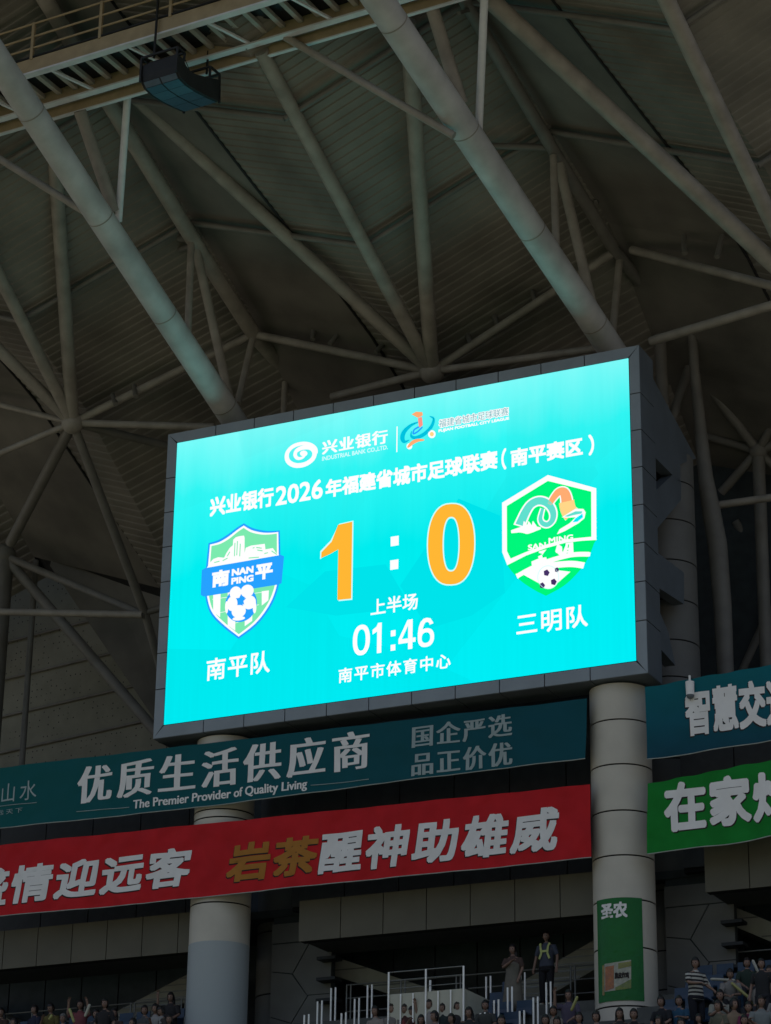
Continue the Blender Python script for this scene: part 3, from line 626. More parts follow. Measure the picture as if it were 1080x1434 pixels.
# ---- right crest
XS = lambda x, y: (695 + x * .13889, 655 + y * .13889)
cs = bpy.data.objects.new('team_crest', None); COL.objects.link(cs); cs.parent = scr; cs['label'] = 'bright green shield with a ribbon shaped emblem and a football'
out_ = [(520, 72), (1008, 205), (1010, 725), (985, 760)] + catmull([(985, 760), (935, 890), (860, 1010), (740, 1140), (640, 1215), (500, 1290)], 4)[1:] + catmull([(500, 1290), (390, 1235), (260, 1150), (170, 1060), (110, 980)], 4)[1:] + [(60, 850), (58, 352)]
flat('shield_field', out_, 1, E_['green'], cs, XS)
op = [(520, 72), (1008, 205), (1010, 728), (870, 735), (700, 755), (500, 810), (300, 885), (110, 982), (60, 850), (58, 352)]
ip = [(520, 132), (957, 240), (958, 695), (850, 705), (690, 722), (490, 778), (290, 852), (145, 915), (108, 840), (106, 385)]
ring('shield_border', op, ip, 2, WH, cs, XS)
stroke('pitch_line', catmull([(205, 1095), (330, 1025), (500, 950), (700, 890), (820, 872), (948, 872)], 5), [.16] + [.13] * 24 + [.1], 2, WH, cs, XS)
stroke('pitch_line', catmull([(360, 1040), (520, 990), (680, 972), (780, 970), (885, 985)], 5), .17, 2, WH, cs, XS)
flat('pitch_patch', [(262, 1072), (420, 1010), (640, 1035), (748, 1048), (620, 1160), (450, 1175)], 3, WH, cs, XS)
rb = catmull([(232, 590), (262, 520), (300, 440), (350, 370), (420, 335), (490, 345), (545, 390), (575, 460), (565, 530), (520, 572), (470, 562), (445, 520), (455, 460), (470, 410)], 4)
stroke('emblem_ribbon', rb, [.36 - .004 * i for i in range(len(rb))], 3, WH, cs, XS); stroke('emblem_ribbon', rb[1:], [.26 - .0035 * i for i in range(len(rb) - 1)], 4, E_['aqua'], cs, XS)
rp = catmull([(535, 370), (580, 300), (630, 245), (680, 245), (705, 300), (715, 380), (735, 440), (760, 470)], 4)
stroke('emblem_ribbon', rp, [.16] + [.22 + .0085 * i for i in range(len(rp) - 1)], 3, WH, cs, XS); stroke('emblem_ribbon', rp, [.10] + [.15 + .0085 * i for i in range(len(rp) - 1)], 4, E_['peach'], cs, XS)
stroke('emblem_ribbon', rp[18:], .42, 4.5, E_['sand'], cs, XS)
flat('emblem_ribbon', [(660, 500), (800, 412), (880, 415), (903, 450), (890, 510), (830, 560), (690, 640), (612, 672), (640, 620), (740, 560), (800, 500), (720, 505)], 5, WH, cs, XS)
flat('emblem_ribbon', [(690, 490), (800, 440), (870, 440), (860, 462), (780, 478), (720, 494)], 6, E_['aqua'], cs, XS); flat('emblem_ribbon', [(770, 550), (800, 510), (870, 462), (876, 500), (820, 545)], 6, E_['cyan'], cs, XS)
stroke('emblem_base', catmull([(150, 645), (260, 622), (350, 618), (450, 610)], 4), [.08, .1, .12, .14, .18, .22, .26, .26, .22, .18, .12, .08, .05], 3, WH, cs, XS)
for x in (280, 325, 370): stroke('emblem_base', [(x, 540), (x + 12, 600)], [.02, .16], 5, WH, cs, XS)
write('crest_lettering', 'SAN', rc(320, 795, 850, 500, 730, 790, XS), LV(4), WH, cs, wt=.03, shear=0)
write('crest_lettering', 'MING', rc(528, 715, 775, 775, 662, 725, XS), LV(4), WH, cs, wt=.03)
for q, w_ in (([(430, 850), (485, 845), (460, 880)], [.04, .16, .02]), ([(440, 885), (452, 915)], [.12, .1]), ([(358, 975), (430, 955), (510, 925)], [.16, .22, .14]), ([(380, 985), (480, 962)], .1), ([(600, 850), (640, 820), (665, 815)], [.05, .35, .1]),
              ([(625, 870), (660, 835)], [.25, .2]), ([(680, 890), (715, 770)], [.13, .06]), ([(700, 770), (755, 760), (752, 890)], [.06, .12, .16]), ([(700, 820), (745, 815)], .06), ([(695, 850), (745, 845)], .06)):
    stroke('brush_lettering', q, w_, 4, WH, cs, XS)
flat('crest_ball', arc(525, 1105, 108, 118, k=36), 5, WH, cs, XS)
ring('ball_outline', arc(525, 1105, 109, 119, k=36), arc(525, 1105, 103, 113, k=36), 6, E_['pale'], cs, XS)
for cx, cy, r_ in ((508, 1060, 32), (612, 1030, 24), (580, 1152, 32), (464, 1188, 30)): flat('ball_patch', [(cx + r_ * math.sin(2 * math.pi * k / 5 + .2), cy - r_ * 1.1 * math.cos(2 * math.pi * k / 5 + .2)) for k in range(5)], 6, E_['plum'], cs, XS)
# brackets that tie the board to the column behind its right end
for pts in ([(912, 525), (975, 642), (953, 650), (953, 676), (914, 637)], [(915, 690), (942, 665), (954, 674), (954, 700), (919, 742)], [(905, 762), (958, 802), (958, 846), (921, 822)], [(921, 850), (936, 885), (946, 932), (922, 905)]):
    MB().prism([hit(x, y, 'a', 7.02) for x, y in pts], (-.3, 0, 0)).out('bracket', M['frame2'], sb)

# ================================================================== COLUMNS
def column(a, n, r, z0, z1, m, joints, label, name='column', taper=0):
    t = thing(name, (a, n, z0), label, 'column')
    zs = [z0] + sorted(z for z in joints if z0 < z < z1) + [z1]
    mb = MB()
    for za, zb in zip(zs, zs[1:]): mb.tube([(a, n, za + .02), (a, n, zb - .02)], r, 40)
    mb.out('cladding', m, t, smooth=True); MB().tube([(a, n, z0 + .02), (a, n, z1 - .02)], r - .025, 32).out('core', M['joint'], t, smooth=True)
    return t
jr = [hit(870, y, 'n', .2).z for y in (1448, 1408, 1325, 1258, 1196, 1133, 1068, 1005)]
cR = column(5.95, 1.0, .765, 10, 22.63, M['col'], jr, 'thick white clad column under the right end of the board, green poster on it', )
jl = [hit(303, y, 'n', .2).z for y in (1480, 1262, 1143, 1132)]
cL = column(-5.36, 1.0, .80, 10, 22.63, M['col'], jl, 'thick white clad column behind the red banner, its lower part printed pale blue')
jb = [hit(950, y, 'n', 3.2).z for y in (668, 723, 780, 836, 893, 945, 1000, 1060, 1120, 1180, 1245, 1330, 1385)]
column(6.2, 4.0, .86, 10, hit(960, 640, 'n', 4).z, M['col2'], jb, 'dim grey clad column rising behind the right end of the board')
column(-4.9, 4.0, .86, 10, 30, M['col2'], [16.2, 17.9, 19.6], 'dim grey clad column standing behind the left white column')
# pale blue print round the left column, green glossy poster round the right one
def wrap(name, a, n, r, t0, t1, z0, z1, m, parent=None, base=None, k=18):
    v = []; f = []
    for i in range(k + 1):
        t = math.radians(t0 + (t1 - t0) * i / k); v += [(a + r * math.sin(t), n - r * math.cos(t), z0), (a + r * math.sin(t), n - r * math.cos(t), z1)]
        if i: f.append((2 * i - 2, 2 * i, 2 * i + 1, 2 * i - 1))
    return build(name, v, f, m, parent, base, True)
zl = hit(303, 1316, 'n', .2).z
o = wrap('column_wrap', -5.36, 1, .806, -110, 110, 11, zl, ramp_mat('pale_blue_print', 2, [(0, (.46, .56, .60)), (5.5, (.56, .62, .62))], .45), base=(-5.36, .2, 11)); tag(o, 'pale blue printed sheet wrapped round the lower part of the left column', 'poster')
def colang(px, py, a, n, r):
    """angle on the column where a sight line first meets it"""
    d = ray(px, py); D = Vector((d.dot(UU), d.dot(NN))); q = Vector((_C.x - a, _C.y - n))
    A = D.dot(D); B = 2 * q.dot(D); Cc = q.dot(q) - r * r; dis = max(0, B * B - 4 * A * Cc); t = (-B - math.sqrt(dis)) / (2 * A)
    P = q + D * t; return math.degrees(math.atan2(P.x, -P.y)), _C.z + d.z * t
M['poster'] = mat('green_glossy_poster', (.010, .21, .035), .32, var=.08, scale=2, bump=.6, bscale=7, spec=.25)
r_ = .781
tL, zt = colang(836, 1263, 5.95, 1, r_); tR, zt2 = colang(899, 1258, 5.95, 1, r_); _, zb = colang(868, 1401, 5.95, 1, r_)
po = thing('column_poster', (5.95, .2, zb), 'glossy green food poster wrapped round the right column', 'poster')
wrap('sheet', 5.95, 1, r_, tL, tR, zb, zt2, M['poster'], po)
def onpost(name, pts, m, lift, k=1):
    v = []
    for x, y in pts:
        t, z = colang(x, y, 5.95, 1, r_); t = math.radians(t); R_ = r_ + lift; v.append((5.95 + R_ * math.sin(t), 1 - R_ * math.cos(t), z))
    return build(name, v, [tuple(range(len(v)))], m, po)
def strip(name, x0, x1, yt, yb, m, lift, k=8, wob=0.):
    v = []; f = []
    for i in range(k + 1):
        x = x0 + (x1 - x0) * i / k
        for y in (yt(i / k) if callable(yt) else yt, yb(i / k) if callable(yb) else yb):
            t, z = colang(x, y, 5.95, 1, r_); t = math.radians(t); R_ = r_ + lift; v.append((5.95 + R_ * math.sin(t), 1 - R_ * math.cos(t), z))
        if i: f.append((2 * i - 2, 2 * i, 2 * i + 1, 2 * i - 1))
    return build(name, v, f, m, po, smooth=True)
gl = dict(rough=.25, var=.25, scale=9, bump=.5, bscale=8, spec=.6)
strip('printed_food_pack', 847, 884, lambda t: 1350 - 6 * t, lambda t: 1389 - 5 * t, mat('pack_pale', (.50, .50, .38), **gl), .006)
strip('pack_food_picture', 848, 860, lambda t: 1354 - 2 * t, lambda t: 1388 - 4 * t, mat('pack_orange', (.50, .16, .03), **gl), .010)
strip('pack_leaf_picture', 866, 884, lambda t: 1349 - 3 * t, lambda t: 1357 - 4 * t, mat('pack_olive', (.30, .30, .04), **gl), .010)
strip('pack_leaf_picture', 862, 884, lambda t: 1383 - 12 * t, lambda t: 1387 - 3 * t, mat('pack_green', (.20, .26, .03), **gl), .010)
strip('pack_edge', 844, 847, 1352, 1394, mat('pack_gold', (.35, .25, .03), **gl), .008, 2)
def curved_write(name, s, x0, x1, y0, y1, m, wt, lift):
    tl, zt_ = colang(x0, y0, 5.95, 1, r_); tr, zb_ = colang(x1, y1, 5.95, 1, r_)
    o = write(name, s, (tl, tr, zb_, zt_), 0, m, po, wt=wt)
    for v in o.data.vertices:
        p = v.co + BASE[po.name]; t = math.radians(p.x); R_ = r_ + lift - p.y; v.co = Vector((5.95 + R_ * math.sin(t), 1 - R_ * math.cos(t), p.z)) - BASE[po.name]
    return o
curved_write('shop_name_lettering', '圣农', 842, 879, 1266, 1285, M['ltr'], .04, .008)
curved_write('pack_lettering', '脆皮炸鸡', 861, 881, 1362, 1370, M['ltr_black'], .05, .014)

# ================================================================== BANNERS
def banner(name, p_tl, p_tr, p_br, p_bl, n, m, label, sag=.05, cat='banner', seed=0, amp=.04):
    """hanging cloth with its own slack; returns thing and the cloth surface as a function"""
    TL, TR, BR, BL = [hn(*p, n) for p in (p_tl, p_tr, p_br, p_bl)]
    t = thing(name, TL, label, cat, 'sponsor and cheer banners hung across the stand')
    def surf(p): 
        x, z = p.x, p.z
        return n - .02 - amp * (.6 * math.sin(1.7 * x + .9 * z + seed) + .4 * math.sin(3.9 * x - 2.3 * z + 2 * seed) + .35 * math.sin(7.3 * x + 5.1 * z + seed) * .5)
    k, l = 110, 16; v = []; f = []
    for i in range(k + 1):
        u_ = i / k; top = TL.lerp(TR, u_); bot = BL.lerp(BR, u_)
        top = top + Vector((0, 0, -sag * .5 * (1 - math.cos(2 * math.pi * u_ * 5)) * .5)); bot = bot + Vector((0, 0, -sag * math.sin(math.pi * u_) + .02 * math.sin(9 * u_ + seed)))
        for j in range(l + 1):
            p = top.lerp(bot, j / l); p.y = surf(p); v.append(p)
    for i in range(k):
        for j in range(l): q = i * (l + 1) + j; f.append((q, q + 1, q + l + 2, q + l + 1))
    c = build('cloth', v, f, m, t, smooth=True)
    tube('bottom_hem', [v[i * (l + 1) + l] + Vector((0, -.005, 0)) for i in range(0, k + 1, 2)], .014, M['hem'], t, 6)
    return t, (lambda p: surf(p) - .010)
M['teal'] = ramp_mat('teal_banner_cloth', 0, [(0, (.003, .15, .15)), (9, (.004, .135, .16)), (17.5, (.005, .115, .15))], .75, .5)
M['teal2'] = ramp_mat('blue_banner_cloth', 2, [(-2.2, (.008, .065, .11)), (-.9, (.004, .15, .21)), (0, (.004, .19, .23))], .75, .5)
t, sf = banner('advertising_banner', (-70, 1083), (822, 978), (820, 1062), (-70, 1169), .12, M['teal'], 'long teal banner with white lettering right below the board', seed=1)
B = lambda *q: rect(*q, n=.1)
write('chinese_lettering', '优质生活供应商', B(108, 1070, 1123, 518, 1026, 1079), .1, M['ltr'], t, wx=.036, wt=.003, gap=1.26, warp=sf)
write('english_lettering', 'The Premier Provider of Quality Living', B(187, 1119, 1136, 431, 1093, 1109), .1, M['ltr'], t, wx=.022, wt=.01, warp=sf)
write('slogan_lettering', '国企严选', B(577, 1016, 1046, 718, 1000, 1032), .1, M['ltr_dim'], t, wx=.03, wt=.005, gap=1.16, warp=sf)
write('slogan_lettering', '品正价优', B(577, 1055, 1087, 718, 1039, 1072), .1, M['ltr_dim'], t, wx=.03, wt=.005, gap=1.16, warp=sf)
write('brand_lettering', '山水', B(3, 1099, 1124, 52, 1092, 1120), .1, M['ltr_dim'], t, wt=.0, gap=1.3, warp=sf)
write('brand_small_lettering', '远天下', B(-4, 1136, 1143, 32, 1131, 1137), .1, M['ltr_dim'], t, gap=1.5, warp=sf)
for q in ((107, 1136.5, 181, 1130.5), (436, 1100, 517, 1091.5), (-8, 1130, 52, 1124)):
    a, b = hn(q[0], q[1], .1), hn(q[2], q[3], .1)
    tube('printed_rule', [Vector((p.x, sf(p), p.z)) for p in [a.lerp(b, i / 8) for i in range(9)]], .010, M['ltr_dim'], t, 6)
t, sf = banner('cheer_banner', (-70, 1190), (826, 1098), (829, 1200), (-70, 1289), .13, M['red'], 'long red banner with slanted white and gold lettering', seed=2.3)
B = lambda *q: rect(*q, n=.11)
for q, s, m_, gp in (((-47, 1216, 1268, 268, 1190, 1245), '盛情迎远客', 'ltr', 1.12), ((317, 1182, 1234, 446, 1170, 1226), '岩茶', 'ltr_gold', 1.1), ((446, 1166, 1222, 784, 1130, 1193), '醒神助雄威', 'ltr', 1.14)):
    R_ = B(*q)
    write('lettering_shade', s, R_, .1, M['ltr_black'], t, wt=.034, gap=gp, shear=.12, warp=lambda p: sf(p) + .003, shift=(-.02, -.03))
    write('slanted_lettering', s, R_, .1, M[m_], t, wt=.031, gap=gp, shear=.12, warp=lambda p: sf(p) - .003)
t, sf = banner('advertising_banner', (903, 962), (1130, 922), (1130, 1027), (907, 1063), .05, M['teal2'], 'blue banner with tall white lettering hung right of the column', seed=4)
R_ = rect(960, 967, 1033, 1112, 945, 1012, n=.03)
write('lettering_shade', '智慧交通', R_, .03, M['ltr_black'], t, wt=.04, warp=lambda p: sf(p) + .003, shift=(-.02, -.03))
write('tall_lettering', '智慧交通', R_, .03, M['ltr'], t, wt=.036, warp=lambda p: sf(p) - .003)
t, sf = banner('cheer_banner', (907, 1097), (1130, 1055), (1130, 1162), (907, 1196), .1, M['green'], 'bright green banner with white lettering below the blue one', seed=5.5)
R_ = rect(930, 1100, 1172, 1116, 1072, 1142, n=.08)
write('lettering_shade', '在家炸', R_, .08, M['ltr_black'], t, wt=.05, gap=1.08, square=False, warp=lambda p: sf(p) + .003, shift=(.02, -.03))
write('rounded_lettering', '在家炸', R_, .08, M['ltr'], t, wt=.045, gap=1.08, square=False, warp=lambda p: sf(p) - .003)
# small camera housing over the blue banner
cc = hn(968, 966, .0); t = thing('security_camera', cc, 'small pale dome camera above the top edge of the blue banner', 'camera')
MB().tube([cc + Vector((0, -.08, .18)), cc + Vector((0, -.08, -.16))], [.11, .1], 14).out('housing', M['ltr'], t, smooth=True); MB().ball(cc + Vector((0, -.08, -.16)), .1, 12, 8).out('dome', M['frame2'], t, smooth=True)
MB().bar(cc + Vector((0, -.08, .2)), cc + Vector((0, .3, .25)), .05, .05).out('arm', M['dark'], t); tube('aerial', [cc + Vector((0, -.08, .18)), cc + Vector((0, -.08, .34))], .03, M['ltr'], t, 8)

# ================================================================== STAND: fascias, walls, void, stairs
FT, FB, FN = 18.08, 17.02, 1.05
def fascia(a0, a1, label, zt=FT, zb=FB):
    t = thing('concourse_fascia', (a0, FN, zb), label, 'fascia', 'beige panelled concourse fascias')
    k = max(1, round((a1 - a0) / 1.16)); mb = MB()
    for i in range(k):
        x0, x1 = a0 + (a1 - a0) * i / k, a0 + (a1 - a0) * (i + 1) / k; mb.span((x0 + .012, FN, zb), (x1 - .012, FN + .05, zt))
    mb.out('panel_row', M['fascia'], t); MB().span((a0 + .01, FN + .04, zb + .01), (a1 - .01, FN + .35, zt - .01)).out('backing_beam', M['joint'], t)
    MB().span((a0 + .01, FN + .36, zb + .06), (a1 - .01, FN + 2.0, zb + .16)).out('soffit', M['wall'], t)
    return t
fascia(-16.6, -5.55, 'beige panelled fascia left of the left column, under the red banner')
fascia(-3.05, 5.46, 'beige panelled fascia between the two white columns, under the red banner')
fascia(8.0, 17, 'beige panelled fascia right of the right column, under the green banner', 18.55, 17.3)
# dark clad upper wall behind the banners
for a0, a1, lab in ((-16.6, -5.7, 'dark clad concourse wall behind the banners left of the left column'), (-4.0, 5.5, 'dark clad concourse wall behind the banners between the columns'), (7.0, 17, 'dark clad concourse wall behind the banners right of the right column')):
    t = thing('concourse_wall', (a0, 2.4, 17.2), lab, 'wall', 'dark clad walls behind the banners'); mb = MB(); k = round((a1 - a0) / 1.5)
    for i in range(k): mb.span((a0 + (a1 - a0) * i / k + .015, 2.4, 18.3), (a0 + (a1 - a0) * (i + 1) / k - .015, 2.46, 22.6 if a0 < 5 else 23))
    mb.out('cladding_row', M['wall'], t); MB().span((a0, 2.47, 18.2), (a1, 2.7, 22.58)).out('backing', M['joint'], t)
# deep back wall of the concourse, floor, terrace
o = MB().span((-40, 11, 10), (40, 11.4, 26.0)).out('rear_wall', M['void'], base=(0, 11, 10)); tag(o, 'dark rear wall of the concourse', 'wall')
ROWP, ROWH = .80, .42
def floor_z(k): return 14.10 + ROWH * k
mb = MB()
for k in range(-14, 3): mb.span((-40, ROWP * (k - .5), 8), (40, ROWP * (k + .5) - .001, floor_z(k)))
o = mb.out('terrace', M['concrete'], base=(0, 0, 12)); tag(o, 'grey stepped concrete terrace carrying the seats', 'terrace', kind='structure')
mb = MB()
for i in range(46): mb.span((-30 + i * 1.25 + .02, 5.6, 15.13), (-30 + (i + 1) * 1.25 - .02, 5.66, 18.14))
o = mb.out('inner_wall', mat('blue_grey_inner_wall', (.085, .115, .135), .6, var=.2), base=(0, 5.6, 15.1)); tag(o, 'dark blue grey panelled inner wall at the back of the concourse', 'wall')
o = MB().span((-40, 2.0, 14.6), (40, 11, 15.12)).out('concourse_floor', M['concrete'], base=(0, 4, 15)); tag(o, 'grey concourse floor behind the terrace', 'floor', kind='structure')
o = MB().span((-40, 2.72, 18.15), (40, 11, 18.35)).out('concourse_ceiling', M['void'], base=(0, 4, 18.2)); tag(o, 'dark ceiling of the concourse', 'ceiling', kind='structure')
# panelled flanks behind the white columns
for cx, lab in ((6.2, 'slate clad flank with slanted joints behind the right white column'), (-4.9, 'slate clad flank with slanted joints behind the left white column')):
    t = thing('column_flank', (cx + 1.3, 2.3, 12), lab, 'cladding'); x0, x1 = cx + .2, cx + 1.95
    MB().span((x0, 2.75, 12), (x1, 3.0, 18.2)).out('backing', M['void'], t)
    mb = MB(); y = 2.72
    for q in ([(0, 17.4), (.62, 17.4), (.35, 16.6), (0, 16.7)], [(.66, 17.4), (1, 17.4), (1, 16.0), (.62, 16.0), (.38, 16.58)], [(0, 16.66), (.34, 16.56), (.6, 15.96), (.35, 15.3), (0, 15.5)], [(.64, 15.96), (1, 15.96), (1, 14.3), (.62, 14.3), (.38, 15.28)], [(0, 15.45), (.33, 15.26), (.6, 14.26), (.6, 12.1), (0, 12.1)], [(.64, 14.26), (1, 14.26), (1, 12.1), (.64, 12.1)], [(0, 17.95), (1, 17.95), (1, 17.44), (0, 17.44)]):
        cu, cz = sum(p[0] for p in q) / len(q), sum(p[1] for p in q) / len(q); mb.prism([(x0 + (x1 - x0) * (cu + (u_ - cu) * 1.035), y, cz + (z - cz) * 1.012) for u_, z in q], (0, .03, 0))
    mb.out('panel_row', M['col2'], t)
    for i in range(3): MB().span((x1 - .2, 2.3, 15.7 + .55 * i), (x1 + .35, 2.72, 15.78 + .55 * i)).out('ledge', M['dark'], t)
# stair flights seen inside the concourse
def stairs(p0, p1, n, drop, label, wdt=2.2, rib=True):
    """sloped flight: ribbed slab between two sight points, depth away from the pitch"""
    A, B = hn(*p0, n), hn(*p1, n); t = thing('stair_flight', A if A.z < B.z else B, label, 'stairs', 'pale concrete stair flights inside the concourse')
    mb = MB(); m2 = MB(); d = Vector((0, 0, -drop)); o_ = Vector((0, wdt, 0))
    mb.prism([A, B, B + d, A + d], o_); mb.out('slab', M['stair'], t)
    lo, hi = (A, B) if A.z < B.z else (B, A); z = lo.z - drop + .09
    while z < hi.z - .03:
        f = lambda zz: max(0, min(1, (zz - lo.z) / (hi.z - lo.z)))
        x0, x1 = lo.x + (hi.x - lo.x) * f(z), lo.x + (hi.x - lo.x) * f(z + drop)
        if abs(x1 - x0) > .1: m2.span((min(x0, x1) + .03, n - .012, z), (max(x0, x1) - .03, n - .002, z + .03))
        z += .17 if rib else .5
    m2.out('tread_line', M['rail'] if rib else M['col2'], t); return t
stairs((415, 1322), (655, 1402), 3.6, .50, 'pale stair flight falling to the right under the middle fascia', rib=False)
stairs((690, 1398), (840, 1312), 3.4, .75, 'pale stair flight rising to the right behind the standing guard')
stairs((130, 1434), (275, 1358), 3.4, .75, 'pale stair flight rising to the right beside the left column')
stairs((985, 1252), (1130, 1312), 3.6, .5, 'pale stair flight falling to the right under the right fascia', rib=False)
stairs((-60, 1395), (40, 1440), 3.6, .6, 'pale stair flight cut by the left edge near the bottom', rib=False)
# concourse guard railings
def railing(a0, a1, n, z, label, k):
    t = thing('guard_railing', (a0, n, z), label, 'railing', 'thin steel guard railings along the concourse')
    for dz_ in (1.1, .75, .4): tube('rail', [(a0, n, z + dz_), (a1, n, z + dz_)], .022, M['rail'], t, 8)
    for i in range(k + 1):
        x = a0 + (a1 - a0) * i / k; tube('post', [(x, n, z), (x, n, z + 1.12)], .025, M['rail'], t, 8); tube('post', [(x + .12, n, z), (x + .12, n, z + 1.12)], .025, M['rail'], t, 8)
railing(-14, -6, 3.0, 15.12, 'thin steel guard railing along the concourse left of the left column', 5)
railing(-2.6, 5.3, 3.0, 15.12, 'thin steel guard railing along the concourse between the columns', 5)
railing(8.0, 14, 3.0, 15.12, 'thin steel guard railing along the concourse right of the right column', 4)
# perforated rear wall far left, dark lining beside it
P1 = hn(205, 1010, 11.0); P2 = hit(25, 1050, 'z', P1.z); dd = (P2 - P1); dd.z = 0; dd.normalize()
q0 = P1 - dd * 3.0; q1 = P1 + dd * 14
t = thing('perforated_wall', P1, 'dim beige perforated metal wall behind the left rear frame', 'wall')
nrm = Vector((dd.y, -dd.x, 0));  nrm = nrm if nrm.y < 0 else -nrm
mb = MB(); mb.prism([Vector((q0.x, q0.y, 15)), Vector((q1.x, q1.y, 15)), Vector((q1.x, q1.y, 36.0)), Vector((q0.x, q0.y, 31))], nrm * -.1); mb.out('sheet', M['wallp'], t)
for i, y in enumerate((895, 947, 999, 1050)):
    z = hit(25, y, 'z', 0).z if 0 else hit(25, y, 'n', P2.y).z; tube('girt', [Vector((q0.x, q0.y, z)) + nrm * .06, Vector((q1.x, q1.y, z)) + nrm * .06], .05, M['tube_dark'], t, 8)
pv = [hn(70, 792, 8.2), hn(232, 1030, 9.3), hn(300, 1000, 9.3), hn(300, 640, 8.2), hn(110, 640, 8.0)]
tag(MB().prism(pv, (0, .08, .05)).out('roof_lining', M['deck_flat'], base=pv[0]), 'dark flat lining sheet sloping down left of the board', 'lining')
o = MB().span((6.2, 12.0, 10), (60, 12.3, 44)).out('rear_cladding', M['void'], base=(7.6, 12, 14)); tag(o, 'dark rear cladding behind the right rear frame', 'wall')
o = MB().span((-70, 15.0, 10), (-6, 15.3, 44)).out('rear_cladding', M['void'], base=(-20, 15, 10)); tag(o, 'dark rear cladding left of the board behind the perforated wall', 'wall')
o = MB().span((-5, 9.0, 20), (9.2, 9.2, 33)).out('rear_cladding', M['void'], base=(0, 9, 20)); tag(o, 'dark rear cladding directly behind the board', 'wall')

# ================================================================== WHITE PARAPET WITH RAILING, HANDRAIL POSTS
nP = -1.6
A, B_ = hn(545, 1393, nP), hn(650, 1384, nP); ztop = (A.z + B_.z) / 2
pb = thing('entrance_parapet', (A.x, nP, ztop - 1.6), 'white glossy parapet box with a thin railing on top, left of the aisle', 'parapet')
MB().span((A.x, nP, ztop - 2.2), (B_.x, nP + .12, ztop)).out('front_board', M['box'], pb); MB().span((B_.x - .1, nP + .13, ztop - 2.2), (B_.x, nP + 1.4, ztop)).out('side_board', M['box'], pb); MB().span((A.x, nP + .13, ztop - 2.2), (A.x + .1, nP + 1.4, ztop)).out('side_board', M['box'], pb)
zr = hn(545, 1362, nP).z
for z in (zr, zr - .2, zr - .4): tube('rail', [(A.x, nP, z), (B_.x, nP, z)], .011 if z < zr else .016, M['rail'], pb, 8)
for i in (0, 3, 6): tube('post', [(A.x + (B_.x - A.x) * i / 6, nP - .03, ztop - 1.4), (A.x + (B_.x - A.x) * i / 6, nP - .03, zr)], .024, M['chrome'], pb, 10)
for i in (1, 2, 4, 5): tube('baluster', [(A.x + (B_.x - A.x) * i / 6, nP - .04, ztop - 1.4), (A.x + (B_.x - A.x) * i / 6, nP - .04, ztop - .02)], .020, M['chrome'], pb, 10)
tube('post', [(A.x + (B_.x - A.x) * .27, nP + 1.2, ztop - .5), (A.x + (B_.x - A.x) * .27, nP + 1.2, zr)], .03, M['chrome'], pb, 8)
ordw = ['lowest', 'second lowest', 'third lowest', 'highest']
def posts(lst, where, hh=.95):
    for i, (x, y, h) in enumerate(lst):
        # the row whose floor lies h metres under the post top
        best = min(range(-10, 3), key=lambda k: abs(hn(x, y, ROWP * k).z - (floor_z(k) + hh))); n = ROWP * best; p = hn(x, y, n); p2 = hn(x + 6.2, y - 1.2, n)
        t = thing('handrail_posts', (p.x, n, floor_z(best)), 'bright handrail post pair, %s in the line %s' % (ordw[i], where), 'handrail', 'bright handrail posts beside the aisle steps')
        for q in (p, p2): tube('post', [(q.x, n, floor_z(best)), (q.x, n, q.z)], .024, M['chrome'], t, 10)
        MB().span((p.x - .06, n - .06, floor_z(best)), (p2.x + .06, n + .06, floor_z(best) + .015)).out('base_plate', M['rail'], t)
posts([(426.5, 1421.5, 1), (445, 1402.5, 1), (464, 1384, 1)], 'nearest the left column')
posts([(478.5, 1419, 1), (497, 1399, 1), (515, 1380, 1)], 'left of the white parapet')
posts([(673, 1419, 1), (692, 1401, 1), (711, 1383, 1), (729, 1363, 1)], 'right of the white parapet')
posts([(728, 1416, 1), (747, 1397, 1), (765, 1376, 1)], 'in front of the standing guard')
posts([(681, 1368, 1)], 'alone beside the white parapet end')
#PEOPLE
# ================================================================== SPECTATORS
def skin_mesh(verts, edges, radii):
    me = bpy.data.meshes.new('body'); me.from_pydata(verts, edges, []); o = bpy.data.objects.new('body', me); COL.objects.link(o)
    o.modifiers.new('s', 'SKIN'); sm = o.modifiers.new('d', 'SUBSURF'); sm.levels = 1
    for i, r in enumerate(radii):
        d = me.skin_vertices[0].data[i]; d.radius = (r, r); d.use_root = (i == 0)
    bpy.context.view_layer.update()
    r = bpy.data.meshes.new_from_object(o.evaluated_get(bpy.context.evaluated_depsgraph_get()))
    out = ([v.co.copy() for v in r.vertices], [tuple(p.vertices) for p in r.polygons])
    bpy.data.objects.remove(o); bpy.data.meshes.remove(r); bpy.data.meshes.remove(me); return out
def loft(mb, secs, seg=16):
    v = []; f = []
    for i, (c, rx, ry) in enumerate(secs):
        v += [Vector(c) + Vector((rx * math.copysign(abs(math.cos(t)) ** .8, math.cos(t)), ry * math.sin(t), 0)) for t in [2 * math.pi * k / seg for k in range(seg)]]
        if i: f += [((i - 1) * seg + k, (i - 1) * seg + (k + 1) % seg, i * seg + (k + 1) % seg, i * seg + k) for k in range(seg)]
    f.append(tuple((len(secs) - 1) * seg + k for k in range(seg))); f.append(tuple(range(seg - 1, -1, -1))); mb.add(v, f); return mb
